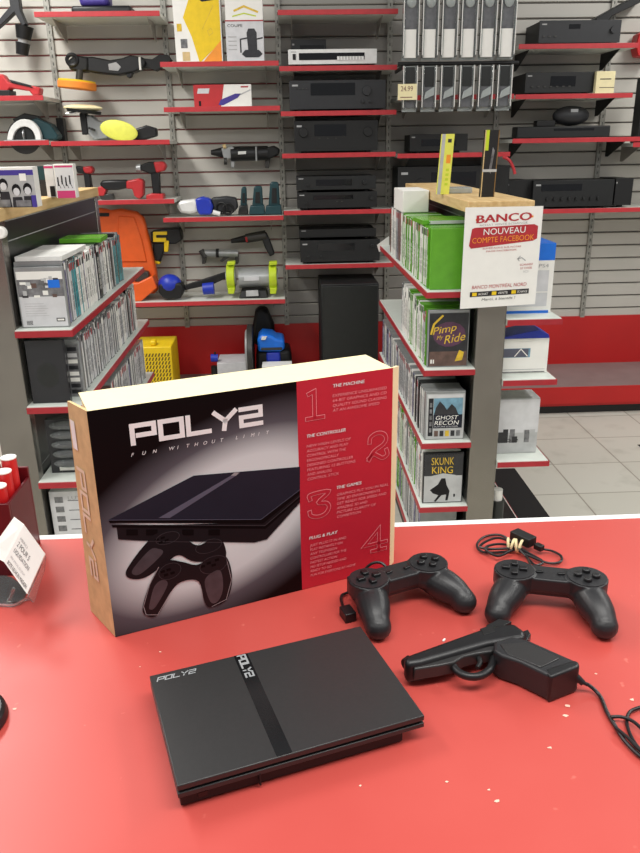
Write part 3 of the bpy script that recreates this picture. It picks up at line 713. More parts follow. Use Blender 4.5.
# front-facing cases
def front_case(x0, x1, y, z, h, body, label, fn, th=.0145):
    mb = MB(); mb.box(x0, x1, y, y+th, z+.0003, z+h, body); o = tag(mb.build('game_case', bevel=.0015), label, 'game case')
    m = MB(); fn(m, Vector((x0, y-.0003, z)), x1-x0, h); m.build('cover_art', o, smooth=0); return o
EX, EZ = Vector((1, 0, 0)), Vector((0, 0, 1))
def art_back(m, o, w_, h):
    R_ = lambda a, b, c, d, mt, l=0: m.rect(o, EX, EZ, a*w_, b*h, c*w_, d*h, mt, l)
    R_(.03, .02, .97, .93, 'art_light'); R_(.03, .80, .97, .93, 'white', .0002); R_(.03, .52, .97, .80, 'art_grey', .0002)
    rd = random.Random(3)
    for i in range(16): a, b = rd.uniform(.05, .8), rd.uniform(.5, .78); R_(a, b, a+rd.uniform(.06, .14), b+rd.uniform(.03, .08), rd.choice(['art_brown', 'art_dark', 'art_light', 'art_silver', 'white']), .0003+.00003*i)
    R_(.66, .66, .90, .79, 'bright_blue', .001); R_(.74, .10, .92, .16, 'art_dark', .0004); R_(.76, .115, .90, .145, 'white', .0006)
    for i in range(7): R_(.12+.018*i, .05, .128+.018*i, .12, 'print_black', .0005)
    for i in range(6): R_(.12, .2+.04*i, .6-.04*(i % 3), .205+.04*i, 'skin_grey', .0005)
front_case(-.756, -.621, 2.178, LZ[0], .171, 'case_clear', 'pale game case showing its back cover at the front of the left top shelf', art_back)
def art_black(m, o, w_, h):
    m.rect(o, EX, EZ, .02*w_, .02*h, .98*w_, .98*h, 'case_black')
    m.poly(o, EX, EZ, [(w_*(.5+.3*math.cos(a/10*6.283)), h*(.45+.2*math.sin(a/10*6.283))) for a in range(10)], 'panel_black', .0003)
front_case(-.758, -.648, 2.178, LZ[1], .190, 'case_black', 'plain black game case facing forward on the left second shelf', art_black, .02)
def art_collage(m, o, w_, h):
    m.rect(o, EX, EZ, .03*w_, .02*h, .97*w_, .95*h, 'art_grey'); rd = random.Random(5)
    for i in range(8):
        for j in range(2): m.rect(o, EX, EZ, (.45+.27*j)*w_, (.06+.11*i)*h, (.66+.27*j)*w_, (.13+.11*i)*h, rd.choice(['art_light', 'art_dark', 'white']), .0003)
front_case(-.752, -.619, 2.235, LZ[1], .171, 'case_clear', 'grey game case with photo collage cover behind the plain black one', art_collage)
def art_plain_green(m, o, w_, h): m.rect(o, EX, EZ, .04*w_, .03*h, .98*w_, .97*h, 'case_green'); m.rect(o, EX, EZ, .05*w_, .0, .055*w_, .97*h, 'case_green', .0003)
front_case(.455, .590, 2.415, RZ[0], .190, 'case_green', 'bright green game case facing forward with no cover, beside the notice', art_plain_green)
def art_pimp(m, o, w_, h):
    m.rect(o, EX, EZ, .03*w_, .02*h, .98*w_, .95*h, 'art_dark'); m.rect(o, EX, EZ, .05*w_, .02*h, .97*w_, .28*h, 'art_brown', .0002)
    m.poly(o, EX, EZ, [(w_*(.52+.40*math.cos(a/14*6.283)), h*(.58+.22*math.sin(a/14*6.283))) for a in range(14)], 'art_purple', .0003)
    m.text('Pimp', o, EX+EZ*.18, EZ, .12*w_, .56*h, .13*h, 'art_yellow', width=.56*w_, lift=.0006, shear=.2); m.text('My', o, EX+EZ*.18, EZ, .22*w_, .46*h, .07*h, 'art_yellow', width=.14*w_, lift=.0006, shear=.2)
    m.text('Ride', o, EX+EZ*.18, EZ, .40*w_, .36*h, .15*h, 'art_yellow', width=.5*w_, lift=.0006, shear=.2)
    m.stroke(o, EX, EZ, [(.08*w_, .6*h), (.14*w_, .76*h), (.34*w_, .9*h)], .05*w_, 'art_yellow', .0005); m.poly(o, EX, EZ, [(.68*w_, .1*h), (.78*w_, .3*h), (.9*w_, .26*h), (.86*w_, .12*h)], 'art_yellow', .0004)
    m.rect(o, EX, EZ, .08*w_, .07*h, .12*w_, .14*h, 'white', .0004); m.rect(o, EX, EZ, .14*w_, .07*h, .17*w_, .14*h, 'white', .0004)
front_case(.455, .590, 2.415, RZ[1], .190, 'case_clear', 'dark game case with yellow script title facing forward on the right rack', art_pimp)
def art_ghost(m, o, w_, h):
    m.rect(o, EX, EZ, .03*w_, .02*h, .98*w_, .95*h, 'art_silver'); m.rect(o, EX, EZ, .08*w_, .08*h, .20*w_, .86*h, 'case_black', .0002); m.rect(o, EX, EZ, .21*w_, .24*h, .94*w_, .52*h, 'print_slate', .0003)
    m.rect(o, EX, EZ, .21*w_, .52*h, .94*w_, .86*h, 'art_sky', .0002); m.rect(o, EX, EZ, .06*w_, .87*h, .94*w_, .93*h, 'art_light', .0003)
    m.poly(o, EX, EZ, [(.22*w_, .52*h), (.26*w_, .66*h), (.36*w_, .80*h), (.48*w_, .70*h), (.54*w_, .62*h), (.66*w_, .74*h), (.76*w_, .66*h), (.84*w_, .52*h)], 'art_dark', .0004)
    m.text('GHOST', o, EX, EZ, .26*w_, .42*h, .085*h, 'white', width=.56*w_, lift=.0006, shear=.2); m.text('RECON', o, EX, EZ, .24*w_, .31*h, .09*h, 'white', width=.6*w_, lift=.0006, shear=.2); m.text('FUTURE SOLDIER', o, EX, EZ, .24*w_, .262*h, .026*h, 'art_light', width=.6*w_, lift=.0006)
    for i in range(5): m.rect(o, EX, EZ, (.24+.14*i)*w_, .07*h, (.34+.14*i)*w_, .19*h, ['art_brown', 'art_dark', 'art_yellow', 'art_dark', 'art_grey'][i], .0004)
    for i in range(5): m.rect(o, EX, EZ, .11*w_, (.16+.13*i)*h, .17*w_, (.25+.13*i)*h, 'art_grey', .0004)
front_case(.455, .590, 2.415, RZ[2], .173, 'case_clear', 'game case with blue grey soldier cover reading GHOST RECON', art_ghost)
def art_king(m, o, w_, h):
    m.rect(o, EX, EZ, .03*w_, .02*h, .98*w_, .97*h, 'art_silver'); m.rect(o, EX, EZ, .03*w_, .55*h, .98*w_, .97*h, 'art_dark', .0002)
    m.poly(o, EX, EZ, [(.03*w_, .42*h), (.2*w_, .55*h), (.5*w_, .6*h), (.8*w_, .56*h), (.98*w_, .5*h), (.98*w_, .3*h), (.03*w_, .3*h)], 'art_silver', .0003)
    m.text('SKUNK', o, EX, EZ, .2*w_, .77*h, .15*h, 'art_yellow', width=.56*w_, lift=.0006); m.text('KING', o, EX, EZ, .22*w_, .60*h, .14*h, 'art_yellow', width=.52*w_, lift=.0006)
    m.poly(o, EX, EZ, [(.18*w_, .27*h), (.38*w_, .38*h), (.46*w_, .5*h), (.56*w_, .5*h), (.6*w_, .36*h), (.68*w_, .24*h), (.64*w_, .05*h), (.58*w_, .05*h), (.6*w_, .17*h), (.48*w_, .16*h), (.34*w_, .03*h), (.29*w_, .04*h), (.40*w_, .16*h), (.26*w_, .2*h)], 'print_dark', .0005)
    m.rect(o, EX, EZ, .78*w_, .12*h, .82*w_, .18*h, 'print_dark', .0005)
front_case(.455, .595, 2.415, RZ[3], .190, 'case_black', 'black game case with yellow lettering over a running silhouette', art_king)
# case lying flat on the upright ones
o = MB().obox((.53, 2.60, RZ[0]+.1985), rotz(.06), .088, .068, .0072, 'case_green').build('game_case', bevel=.001); tag(o, 'green game case lying flat on top of the green row', 'game case')
m = MB(); m.obox((.53, 2.5315, RZ[0]+.1985), rotz(.06), .062, .0012, .0052, 'art_light'); m.obox((.468, 2.527, RZ[0]+.1985), rotz(.06), .004, .001, .003, 'case_green'); m.build('spine_label', o)
o = MB().box(.452, .552, 3.0, 3.24, RZ[0]+.1925, RZ[0]+.2735, 'white').build('white_carton', bevel=.002); tag(o, 'white carton lying on the far cases of the right rack', 'carton')
o = MB().obox((-.685, 2.70, LZ[0]+.1905), rotz(.03), .068, .062, .0072, 'case_green').build('game_case', bevel=.001); tag(o, 'lime green game case lying flat across the left top row', 'game case')
for i, (y, k) in enumerate(((2.275, 'case_white'), (2.415, 'case_white'))):
    o = MB().obox((-.692, y, LZ[0]+.1895), rotz(-.02+.03*i), .066, .0675+.0, .0068, k).build('game_case', bevel=.001)
    tag(o, ['white game case lying flat on the left top row, nearest the front', 'white game case lying flat on the left top row, just behind the nearest flat one'][i], 'game case')

# clear blister packs on the left rack's third shelf, white printed box below
t = thing('blister_pack', 'clear plastic wrapped black pack on the third shelf of the left rack', 'blister pack', (-.69, 2.22, LZ[2]))
MB().box(-.745, -.62, 2.215, 2.24, LZ[2]+.0003, LZ[2]+.175, 'art_dark').build('backing_card', t)
mb = MB()
for i in range(5): mb.ball((-.683, 2.205, LZ[2]+.035+.031*i), .05, .014, .013, 'clear', n=16)
mb.build('blister', t); MB().rect((-.72, 2.2142, LZ[2]+.008), EX, EZ, 0, 0, .05, .014, 'white').build('tag', t, smooth=0)
o = MB().box(-.758, -.62, 2.19, 2.32, LZ[3]+.0003, LZ[3]+.20, 'art_light').build('printed_box', bevel=.002); tag(o, 'white printed box on the lowest visible shelf of the left rack', 'box')
m = MB()
for i in range(5): m.rect((-.752, 2.1897, LZ[3]), EX, EZ, 0.01, .03+.033*i, .036, .05+.033*i, 'art_grey'); m.rect((-.752, 2.1897, LZ[3]), EX, EZ, .05, .035+.033*i, .12-.01*(i % 3), .038+.033*i, 'art_grey')
m.text('LUTS', (-.70, 2.1897, LZ[3]), EX, EZ, 0, .172, .012, 'skin_grey', width=.05); m.build('print', o, smooth=0)

# boxes on the wooden tops
WZ = 1.335
def pbox(name, label, cat, x0, x1, y, d, z, h, mm, rz=0, bev=.001):
    c = Vector(((x0+x1)/2, y+d/2, z)); t = thing(name, label, cat, c, rz); r = rotz(rz)
    mb = MB(); mb.obox(c+Vector((0, 0, h/2+.0003)), r, (x1-x0)/2, d/2, h/2, mm); mb.build('carton', t, bevel=bev)
    o = c+r @ Vector((-(x1-x0)/2, -d/2-.0004, 0)); return t, o, r @ EX
a, b = P(-8, 215, y=2.20), P(38, 209, y=2.20); zz_ = WZ; topz = P(20, 167, y=2.20).z
t, o, u = pbox('game_bundle_box', 'wide box with purple band and four grey figures at the left edge', 'box', a.x, b.x, 2.20, .045, zz_, topz-zz_, 'white', .0)
w_, h_ = b.x-a.x, topz-zz_
m = MB(); m.rect(o, u, EZ, 0, 0, w_, h_*.80, 'skin_grey'); m.rect(o, u, EZ, 0, h_*.80, w_, h_*.93, 'purple'); m.rect(o, u, EZ, w_*.70, h_*.66, w_*.84, h_*.84, 'white', .0004)
for i, (cx_, cy_) in enumerate(((.18, .36), (.34, .56), (.60, .42), (.84, .44))):
    m.poly(o, u, EZ, [(w_*(cx_-.12), 0), (w_*(cx_-.10), h_*(cy_-.16)), (w_*(cx_+.10), h_*(cy_-.16)), (w_*(cx_+.13), 0)], 'art_dark', .0003+.0001*i)
    m.poly(o, u, EZ, [(w_*(cx_+.095*math.cos(a_/12*6.283)), h_*(cy_+.02+.15*math.sin(a_/12*6.283))) for a_ in range(12)], 'print_dark', .0008+.0001*i)
    m.poly(o, u, EZ, [(w_*(cx_+.070*math.cos(a_/12*6.283)), h_*(cy_-.03+.10*math.sin(a_/12*6.283))) for a_ in range(12)], 'art_light', .0013+.0001*i)
m.rect(o, u, EZ, .2*w_, .02*h_, .44*w_, .2*h_, 'art_grey', .002); m.rect(o, u, EZ, .56*w_, .02*h_, .88*w_, .18*h_, 'art_grey', .002); m.rect(o, u, EZ, .90*w_, 0, w_, .3*h_, 'purple', .002)
m.build('front_print', t, smooth=0)
def topbox(px0, px1, pyt, y, d, *args, **kw):
    a, b = P(px0, 200, y=y), P(px1, 200, y=y); zt = P((px0+px1)/2, pyt, y=y).z
    return pbox(args[0], args[1], 'box', a.x, b.x, y, d, WZ, zt-WZ, args[2], **kw)+(b.x-a.x, zt-WZ)
t, o, u, w_, h_ = topbox(57.5, 77, 164, 2.60, .035, 'slim_box', 'slim white and pink box with small dark figures on the left rack', 'white')
m = MB(); m.rect(o, u, EZ, 0.04*w_, 0, w_*.96, h_*.22, 'pink'); m.rect(o, u, EZ, .04*w_, .22*h_, .96*w_, .9*h_, 'art_light'); m.rect(o, u, EZ, .04*w_, .9*h_, .96*w_, .96*h_, 'pink')
for i in range(4): m.rect(o, u, EZ, (.12+.2*i)*w_, (.36+.05*(i % 2))*h_, (.19+.2*i)*w_, (.62+.05*(i % 2))*h_, 'art_dark', .0004); m.stroke(o, u, EZ, [((.12+.2*i)*w_, .5*h_), ((.26+.2*i)*w_, .3*h_)], .03*w_, 'art_dark', .0004)
m.build('front_print', t, smooth=0)
t, o, u, w_, h_ = topbox(48, 57, 165, 2.66, .035, 'slim_box', 'grey slim box with pink top half hidden behind the white and pink one', 'art_light')
m = MB(); m.rect(o, u, EZ, 0, .9*h_, w_, .97*h_, 'pink'); m.rect(o, u, EZ, .4*w_, .02*h_, .96*w_, .35*h_, 'print_dark'); m.build('front_print', t, smooth=0)
t, o, u, w_, h_ = topbox(40, 48, 166, 2.74, .04, 'slim_box', 'dark box with teal top between the figure boxes on the left rack', 'art_dark')
m = MB(); m.rect(o, u, EZ, 0, .55*h_, w_, h_, 'teal'); m.build('front_print', t, smooth=0)
# round knob on the left end post
o = MB().cyl((-.762, 2.152, 1.275), (-.762, 2.13, 1.275), .016, 'white', n=24).build('round_magnet', bevel=.003); tag(o, 'small white round magnet at the top of the left rack post', 'magnet')

# right rack: notice, yellow strip, black strip, tray, console boxes
NY = 2.352
c0, c1 = P(460, 309, y=NY), P(543, 206, y=NY)
pt = [P(460, 309, y=NY), P(535, 304, y=NY), P(543.5, 206, y=NY), P(465.5, 207.5, y=NY)]
o = MB().prism(pt, (0, .0012, 0), 'white').build('store_notice'); tag(o, 'white printed store notice hanging on the right rack post', 'sign')
su = (pt[1]-pt[0]); sw = su.length; su.normalize(); sv = (pt[3]-pt[0]); svh = sv.length; sv.normalize(); so = pt[0]+Vector((0, -.0004, 0)); m = MB()
S = lambda a: a*sw; H = lambda a: a*svh
m.text('BANCO', so, su, sv, S(.5), H(.845), H(.075), 'sign_red', width=S(.70), align='C'); m.text('BANCO', so, su, sv, S(.512), H(.845), H(.075), 'sign_red', width=S(.70), align='C', lift=.0005); m.text('BANCO', so, su, sv, S(.503), H(.843), H(.078), 'sign_red', width=S(.71), align='C', lift=.0006)
m.rect(so, su, sv, S(.14), H(.865), S(.19), H(.885), 'sign_orange'); m.rect(so, su, sv, S(.83), H(.865), S(.88), H(.885), 'sign_orange')
m.text('ACHAT VENTE ECHANGE', so, su, sv, S(.5), H(.812), H(.018), 'skin_grey', width=S(.62), align='C')
m.poly(so, su, sv, [(S(.10), H(.60)), (S(.07), H(.63)), (S(.10), H(.79)), (S(.14), H(.80)), (S(.90), H(.80)), (S(.95), H(.78)), (S(.95), H(.66)), (S(.90), H(.64))], 'sign_red', .0003)
m.text('NOUVEAU', so, su, sv, S(.52), H(.725), H(.062), 'white', width=S(.54), align='C', lift=.0012); m.text('COMPTE FACEBOOK', so, su, sv, S(.51), H(.65), H(.055), 'sign_orange', width=S(.80), align='C', lift=.0012)
m.text("SUIVEZ-NOUS SUR NOTRE", so, su, sv, S(.5), H(.585), H(.017), 'sign_red', width=S(.5), align='C'); m.text("PAGE FACEBOOK", so, su, sv, S(.5), H(.555), H(.017), 'sign_red', width=S(.4), align='C')
m.stroke(so, su, sv, [(S(.72), H(.47)), (S(.77), H(.48)), (S(.82), H(.45))], S(.012), 'skin_grey', .0005); m.stroke(so, su, sv, [(S(.74), H(.45)), (S(.72), H(.47)), (S(.75), H(.495))], S(.01), 'skin_grey', .0005)
m.text('SCANNEZ', so, su, sv, S(.84), H(.40), H(.02), 'sign_red', width=S(.17), align='C'); m.text('LE CODE', so, su, sv, S(.84), H(.365), H(.02), 'sign_red', width=S(.15), align='C'); m.text('ICI', so, su, sv, S(.84), H(.33), H(.02), 'skin_grey', width=S(.06), align='C')
m.text('BANCO MONTRÉAL NORD', so, su, sv, S(.5), H(.195), H(.036), 'sign_red', width=S(.72), align='C', lift=.0006, shear=.1)
m.rect(so, su, sv, S(.12), H(.115), S(.90), H(.165), 'sign_bar', .0003)
for i, tx in enumerate(('ACHAT', 'VENTE', 'ÉCHANGE')): m.rect(so, su, sv, S(.15+.26*i), H(.122), S(.21+.26*i), H(.158), 'yellow', .0006); m.text(tx, so, su, sv, S(.23+.26*i), H(.128), H(.024), 'white', width=S(.13), lift=.0008)
m.text('Merci, à bientôt !', so, su, sv, S(.5), H(.07), H(.026), 'sign_bar', width=S(.44), align='C', shear=.2)
m.build('printed_text', o, smooth=0)
RW = 1.315
def strip(px0, px1, pyt, pyb, y, mm, name, label, fn, lean=0, d=.02):
    a, b = P(px0, pyb, y=y), P(px1, pyb, y=y); zt = P((px0+px1)/2, pyt, y=y).z; hh = zt-RW; t = thing(name, label, 'package', ((a.x+b.x)/2, y, RW))
    vv = Vector((lean, 0, 1)).normalized(); A = Vector((a.x, y, RW+.0003))
    MB().prism([A, A+EX*(b.x-a.x), A+EX*(b.x-a.x)+vv*hh, A+vv*hh], (0, d, 0), mm).build('sleeve', t, bevel=.001); m = MB(); fn(m, A+Vector((0, -.0004, 0)), EX, vv, b.x-a.x, hh); m.build('print', t, smooth=0); return t
def fy(m, o, u, v, w_, h):
    m.rect(o, u, v, 0, 0, w_*.28, h, 'art_silver', .0001); m.rect(o, u, v, w_*.28, 0, w_, h, 'lemon', .0002); m.rect(o, u, v, .5*w_, h*.52, .86*w_, h*.66, 'sign_orange', .0004)
    for k in range(4): m.rect(o, u, v, .55*w_, h*(.15+.08*k), .8*w_, h*(.19+.08*k), 'lime', .0004)
    m.rect(o, u, v, .5*w_, h*.86, .8*w_, h*.92, 'dark_metal', .0004)
strip(437, 449, 134, 192, 2.75, 'lemon', 'tall_sleeve', 'tall yellow sleeve standing on a clear tray on the right rack', fy, .06)
def fb(m, o, u, v, w_, h):
    m.rect(o, u, v, 0, 0, w_*.07, h, 'kraft', .0002); m.rect(o, u, v, w_*.93, 0, w_, h, 'kraft_dark', .0002); m.rect(o, u, v, w_*.02, h*.7, w_*.3, h, 'lime', .0001)
    m.rect(o, u, v, 0, h*.38, w_, h*.42, 'art_silver', .0004); m.poly(o, u, v, [(.45*w_, .4*h), (.6*w_, .75*h), (.75*w_, .7*h), (.6*w_, .35*h)], 'art_grey', .0003)
strip(480, 494, 130, 199, 2.56, 'deep_black', 'tall_sleeve', 'tall narrow black sleeve with a tape band standing on the right rack', fb, .03)
t = thing('clear_tray', 'shallow clear plastic tray on the right rack under the yellow sleeve', 'tray', (P(452, 192, y=2.80).x, 2.80, RW))
a, b = P(436, 192, y=2.78), P(472, 192, y=2.78); MB().box(max(a.x, .56), b.x, 2.775, 2.86, RW+.0002, RW+.02, 'frosted').build('tray', t, bevel=.003)
def cbox(px0, px1, pyt, y, z, d, label, fn, lidh=0, body='white'):
    a, b = P(px0, 300, y=y), P(px1, 300, y=y); x0, x1 = .712, P(px1, pyt+40, y=y).x; zt = P(px1-4, pyt, y=y).z
    t = thing('console_carton', label, 'box', ((x0+x1)/2, y, z)); MB().box(x0, x1, y, y+d, z+.0003, zt-lidh, body).build('carton', t, bevel=.0015)
    if lidh: MB().box(x0, x1, y, y+d, zt-lidh, zt, 'bright_blue').build('lid_band', t, bevel=.001)
    m = MB(); fn(m, Vector((x0, y-.0004, z)), x1-x0, zt-z); m.build('front_print', t, smooth=0); return t
def f1(m, o, w_, h):
    m.rect(o, EX, EZ, .02*w_, .1*h, .9*w_, .62*h, 'art_light'); m.rect(o, EX, EZ, 0, 0, .95*w_, .04*h, 'bright_blue', .0002); m.text('PS4', o, EX, EZ, .68*w_, .66*h, .05*h, 'skin_grey', width=.2*w_)
    m.rect(o, EX, EZ, .05*w_, .3*h, .9*w_, .315*h, 'white', .0003)
cbox(515, 553, 243, 2.47, .948, .16, 'white carton with bright blue top band behind the store notice', f1, .055)
def f2(m, o, w_, h):
    m.rect(o, EX, EZ, .0, .46*h, .62*w_, .72*h, 'art_sky', .0001); m.rect(o, EX, EZ, .05*w_, .47*h, .58*w_, .71*h, 'print_slate_light', .0002); m.stroke(o, EX, EZ, [(.3*w_, .5*h), (.42*w_, .7*h), (.56*w_, .5*h)], .02*w_, 'white', .0004)
    m.rect(o, EX, EZ, .0, .02*h, .95*w_, .05*h, 'art_grey', .0003); m.rect(o, EX, EZ, .0, .1*h, .95*w_, .12*h, 'art_silver', .0003)
t = cbox(506, 546, 338, 2.46, .745, .12, 'white console carton with blue picture on the second shelf right of the post', f2, 0)
a = ROOTM[t.name].translation; mb = MB(); x1b = P(546, 378, y=2.46).x; z0b = P(542, 338, y=2.46).z
mb.prism([(.712, 2.46, z0b), (x1b, 2.46, z0b), (x1b-.004, 2.46, z0b+.012), (x1b-.035, 2.46, z0b+.026), (x1b-.06, 2.46, z0b+.024), (.712, 2.46, z0b+.004)], (0, .11, 0), 'blue'); mb.build('raised_lid', t)
def f3(m, o, w_, h):
    m.rect(o, EX, EZ, 0, .38*h, w_, .98*h, 'art_light'); m.rect(o, EX, EZ, 0, .02*h, w_, .2*h, 'art_silver', .0002); rd = random.Random(4)
    for i in range(12): a = rd.uniform(0, .85); m.rect(o, EX, EZ, a*w_, .2*h, (a+.12)*w_, rd.uniform(.3, .46)*h, rd.choice(['art_grey', 'art_silver', 'art_dark']), .0003+.00005*i)
    m.text('Fable', o, EX, EZ, .05*w_, .22*h, .08*h, 'art_dark', width=.5*w_, lift=.0012)
cbox(500, 537, 398, 2.46, .452, .10, 'silver grey printed carton on the lower shelf right of the post', f3, 0, 'art_silver')
mb = MB(); mb.box(.712, .76, 2.44, 2.54, .0903, .29, 'art_dark'); t = thing('bottle_jar', 'pale topped dark jar at the foot of the right rack', 'jar', (.735, 2.46, .09))
MB().cyl((.738, 2.47, .0903), (.738, 2.47, .27), .026, 'panel_black', n=20).build('body', t); MB().cyl((.738, 2.47, .27), (.738, 2.47, .31), .018, 'white', n=20).build('cap', t)
# black floor mat right of the rack, black stool at the right edge
o = MB().box(.895, 1.07, 2.42, 3.33, 0.0002, .012, 'mat_black').build('floor_mat', bevel=.002); tag(o, 'black rubber floor mat along the right rack', 'mat')
t = thing('low_stool', 'black low stool cut by the right edge of the view', 'stool', (2.05, 3.45, 0))
xs = P(632.5, 446, y=3.62).x; zs = P(634, 447, y=3.62).z
MB().box(xs, xs+.3, 3.35, 3.62, zs-.035, zs, 'deep_black').build('seat', t, bevel=.004)
for x in (xs+.03, xs+.27):
    for y in (3.38, 3.59): MB().box(x-.014, x+.014, y-.014, y+.014, 0.0002, zs-.035, 'deep_black').build('leg', t)

# ------------------------------------------------------------------ wall shelves
YF = 4.28
SH = {}
def wshelf(key, x0, x1, z, what, dark=False, half=.0118, dep=None):
    yf = YF if dep is None else WY-.01-dep
    t = thing('wall_shelf', 'red-edged wall shelf ' + what, 'shelf', ((x0+x1)/2, yf, z), 0, None)
    zt = z+half-.003
    MB().box(x0, x1, yf, WY-.012, zt-.018, zt, 'shelf_grey').build('shelf_board', t, bevel=.001)
    MB().box(x0-.001, x1+.001, yf-.006, yf, z-half, z+half, 'rail_red').build('price_rail', t, bevel=.001)
    for x in (x0+.07, x1-.07):
        mb = MB(); mm = 'deep_black' if dark else 'bracket'
        mb.prism([(x-.0015, yf+.05, zt-.018), (x-.0015, WY-.013, zt-.018), (x-.0015, WY-.013, zt-.10), (x-.0015, WY-.05, zt-.10)], (.003, 0, 0), mm); mb.build('bracket', t)
    SH[key] = (zt, x0, x1)
bays = {'A': (-1.80, -1.205), 'B': (-1.195, -.585), 'C': (-.60, -.005), 'D': (0.0, .60), 'E': (.612, 1.215), 'F': (1.225, 1.845)}
for key, z, what in [('A1', 1.733, 'holding the red saw'), ('A2', 1.519, 'holding the circular saw'), ('B1', 2.109, 'above the pole sander'), ('B2', 1.513, 'holding the yellow disc polisher'),
                     ('B3', 1.216, 'holding the cordless drills'), ('C1', 1.879, 'holding the yellow carton'), ('C2', 1.668, 'holding the red and white tool box'), ('C3', 1.119, 'holding the blue and white polisher'),
                     ('D0', 2.107, 'topmost in the bay of receivers, empty'), ('D1', 1.853, 'holding the white tuner'), ('D2', 1.640, 'holding the large grey receiver'), ('D3', 1.434, 'holding the black receiver with two dials'),
                     ('D4', 1.143, 'holding two stacked black receivers'), ('D5', .853, 'directly above the subwoofer'), ('E0', 1.708, 'behind the hanging clear cases'), ('E1', 1.424, 'with a red hook at its right end'),
                     ('F1', 1.941, 'topmost on the right, holding a grey amplifier'), ('F2', 1.705, 'holding the cream card'), ('F3', 1.489, 'holding the soundbar and boombox'), ('F4', 1.124, 'holding the widest receiver')]:
    x0, x1 = bays[key[0]]
    if key == 'C3': x0 = -.65
    if key == 'F3': x1 = 1.93
    if key == 'F4': x0, x1 = 1.185, 2.45
    wshelf(key, x0, x1, z, what, dark=key[0] in 'F')
wshelf('C4', -1.19, -.01, .664, 'lowest on the left, holding the bench grinder')
wshelf('E4', .61, 1.17, 1.143, 'low in the bay behind the right rack')
wshelf('R1', 1.88, 2.45, 1.46, 'at the right edge holding the upright console')

def WP(pts, y): return [P(a, b, y=y) for a, b in pts]
def wp(mb, pts, yf, d, m): return mb.prism(WP(pts, yf), (0, d, 0), m)
def wtool(name, label, cat, px, py, y, group=None): return thing(name, label, cat, P(px, py, y=y), 0, group)
def part(t, name, pts, yf, d, m, bev=.003): return wp(MB(), pts, yf, d, m).build(name, t, bevel=bev)
def wcyl(t, name, a, b, y, r, m, r1=None, n=20):
    return MB().cyl(P(a[0], a[1], y=y), P(b[0], b[1], y=y), r, m, r1, n).build(name, t)

# ---- receivers and players
def receiver(key, px0, px1, pyt, label, mm='receiver_black', y=4.31, knobs=(), disp=None, extra=None, z0=None, dep=.25, name='av_receiver', cat='receiver', pyb=None):
    zt0 = SH[key][0] if z0 is None else z0
    x0 = P(px0, pyt, y=y).x; x1 = P(px1, pyt, y=y).x; zt = P((px0+px1)/2, pyt, y=y).z
    dep = min(dep, WY-.02-y)
    h = zt-zt0-.012; w_ = x1-x0; z0_ = zt0+.012
    t = thing(name, label, cat, ((x0+x1)/2, y, zt0))
    MB().box(x0+.004, x1-.004, y+.008, y+dep, z0_, zt-.002, 'deep_black' if mm != 'silver_white' else 'receiver_grey').build('case', t, bevel=.002)
    f = MB().box(x0, x1, y, y+.008, z0_, zt, mm).build('front_panel', t, bevel=.0015)
    for fx in (x0+.05, x1-.05): MB().cyl((fx, y+.04, zt0+.0003), (fx, y+.04, z0_), .016, 'deep_black').build('foot', t)
    if disp:
        a, b, c, d = disp; MB().box(x0+a*w_, x0+c*w_, y-.0015, y+.002, z0_+b*h, z0_+d*h, 'display_dark').build('display', t)
    for kx, kz, kr in knobs:
        mb = MB(); c = Vector((x0+kx*w_, y, z0_+kz*h)); mb.cyl(c, c-Vector((0, .012, 0)), kr, mm if mm != 'silver_white' else 'silver', kr*.93, 24); mb.build('knob', t, bevel=.001)
    mb = MB(); mb.rect((x0, y-.0006, z0_), EX, EZ, .03*w_, .80*h, .09*w_, .86*h, 'skin_grey')
    mb.build('brand_mark', f, smooth=0)
    if extra: extra(t, x0, y, z0_, w_, h)
    return t, zt
def ex_buttons(n, a, b, z, s=.006):
    def f(t, x0, y, z0, w_, h):
        for i in range(n): c = Vector((x0+(a+(b-a)*i/max(1, n-1))*w_, y, z0+z*h)); MB().box(c.x-s, c.x+s, y-.004, y+.001, c.z-s*.5, c.z+s*.5, 'dark_metal').build('push_button', t)
    return f
def ex_tuner(t, x0, y, z0, w_, h):
    MB().box(x0+.05*w_, x0+.085*w_, y-.003, y+.001, z0+.3*h, z0+.7*h, 'deep_black').build('power_button', t)
    for i in range(9): MB().box(x0+(.55+.034*i)*w_, x0+(.578+.034*i)*w_, y-.005, y, z0+.25*h, z0+.5*h, 'silver_white').build('preset_button', t)
receiver('D1', 288, 377, 49, 'silver white stereo tuner with a black dial window on the second shelf of receivers', 'silver_white', 4.30, (), (.12, .28, .86, .75), ex_tuner, name='stereo_tuner', cat='tuner', dep=.16)
receiver('D1', 291, 326, 39.5, 'small dark player standing behind the white tuner', 'receiver_grey', 4.49, (), (.25, .3, .95, .8), None, dep=.08, name='media_player', cat='player')
receiver('D2', 289, 386, 80, 'wide charcoal receiver with one large volume dial on the shelf under the white tuner', 'receiver_grey', 4.30, ((.80, .62, .024), (.76, .25, .008), (.84, .25, .008)), (.22, .48, .68, .9), ex_buttons(4, .06, .18, .72, .004))
receiver('D3', 294, 378, 120.5, 'tall black receiver with a round dial at each end', 'deep_black', 4.30, ((.11, .62, .024), (.88, .62, .024)), (.24, .5, .62, .88), ex_buttons(3, .3, .5, .42, .004))
t, z1 = receiver('D4', 297, 377, 192, 'lower black receiver of the stacked pair with silver jacks', 'deep_black', 4.30, ((.93, .6, .012), (.12, .3, .007)), (.2, .55, .7, .8), ex_buttons(2, .5, .56, .4, .005))
receiver('D4', 296, 376, 176, 'upper black receiver of the stacked pair with a small right dial', 'receiver_black', 4.30, ((.86, .5, .012), (.15, .35, .006)), (.25, .3, .7, .75), None, z0=z1+.0005)
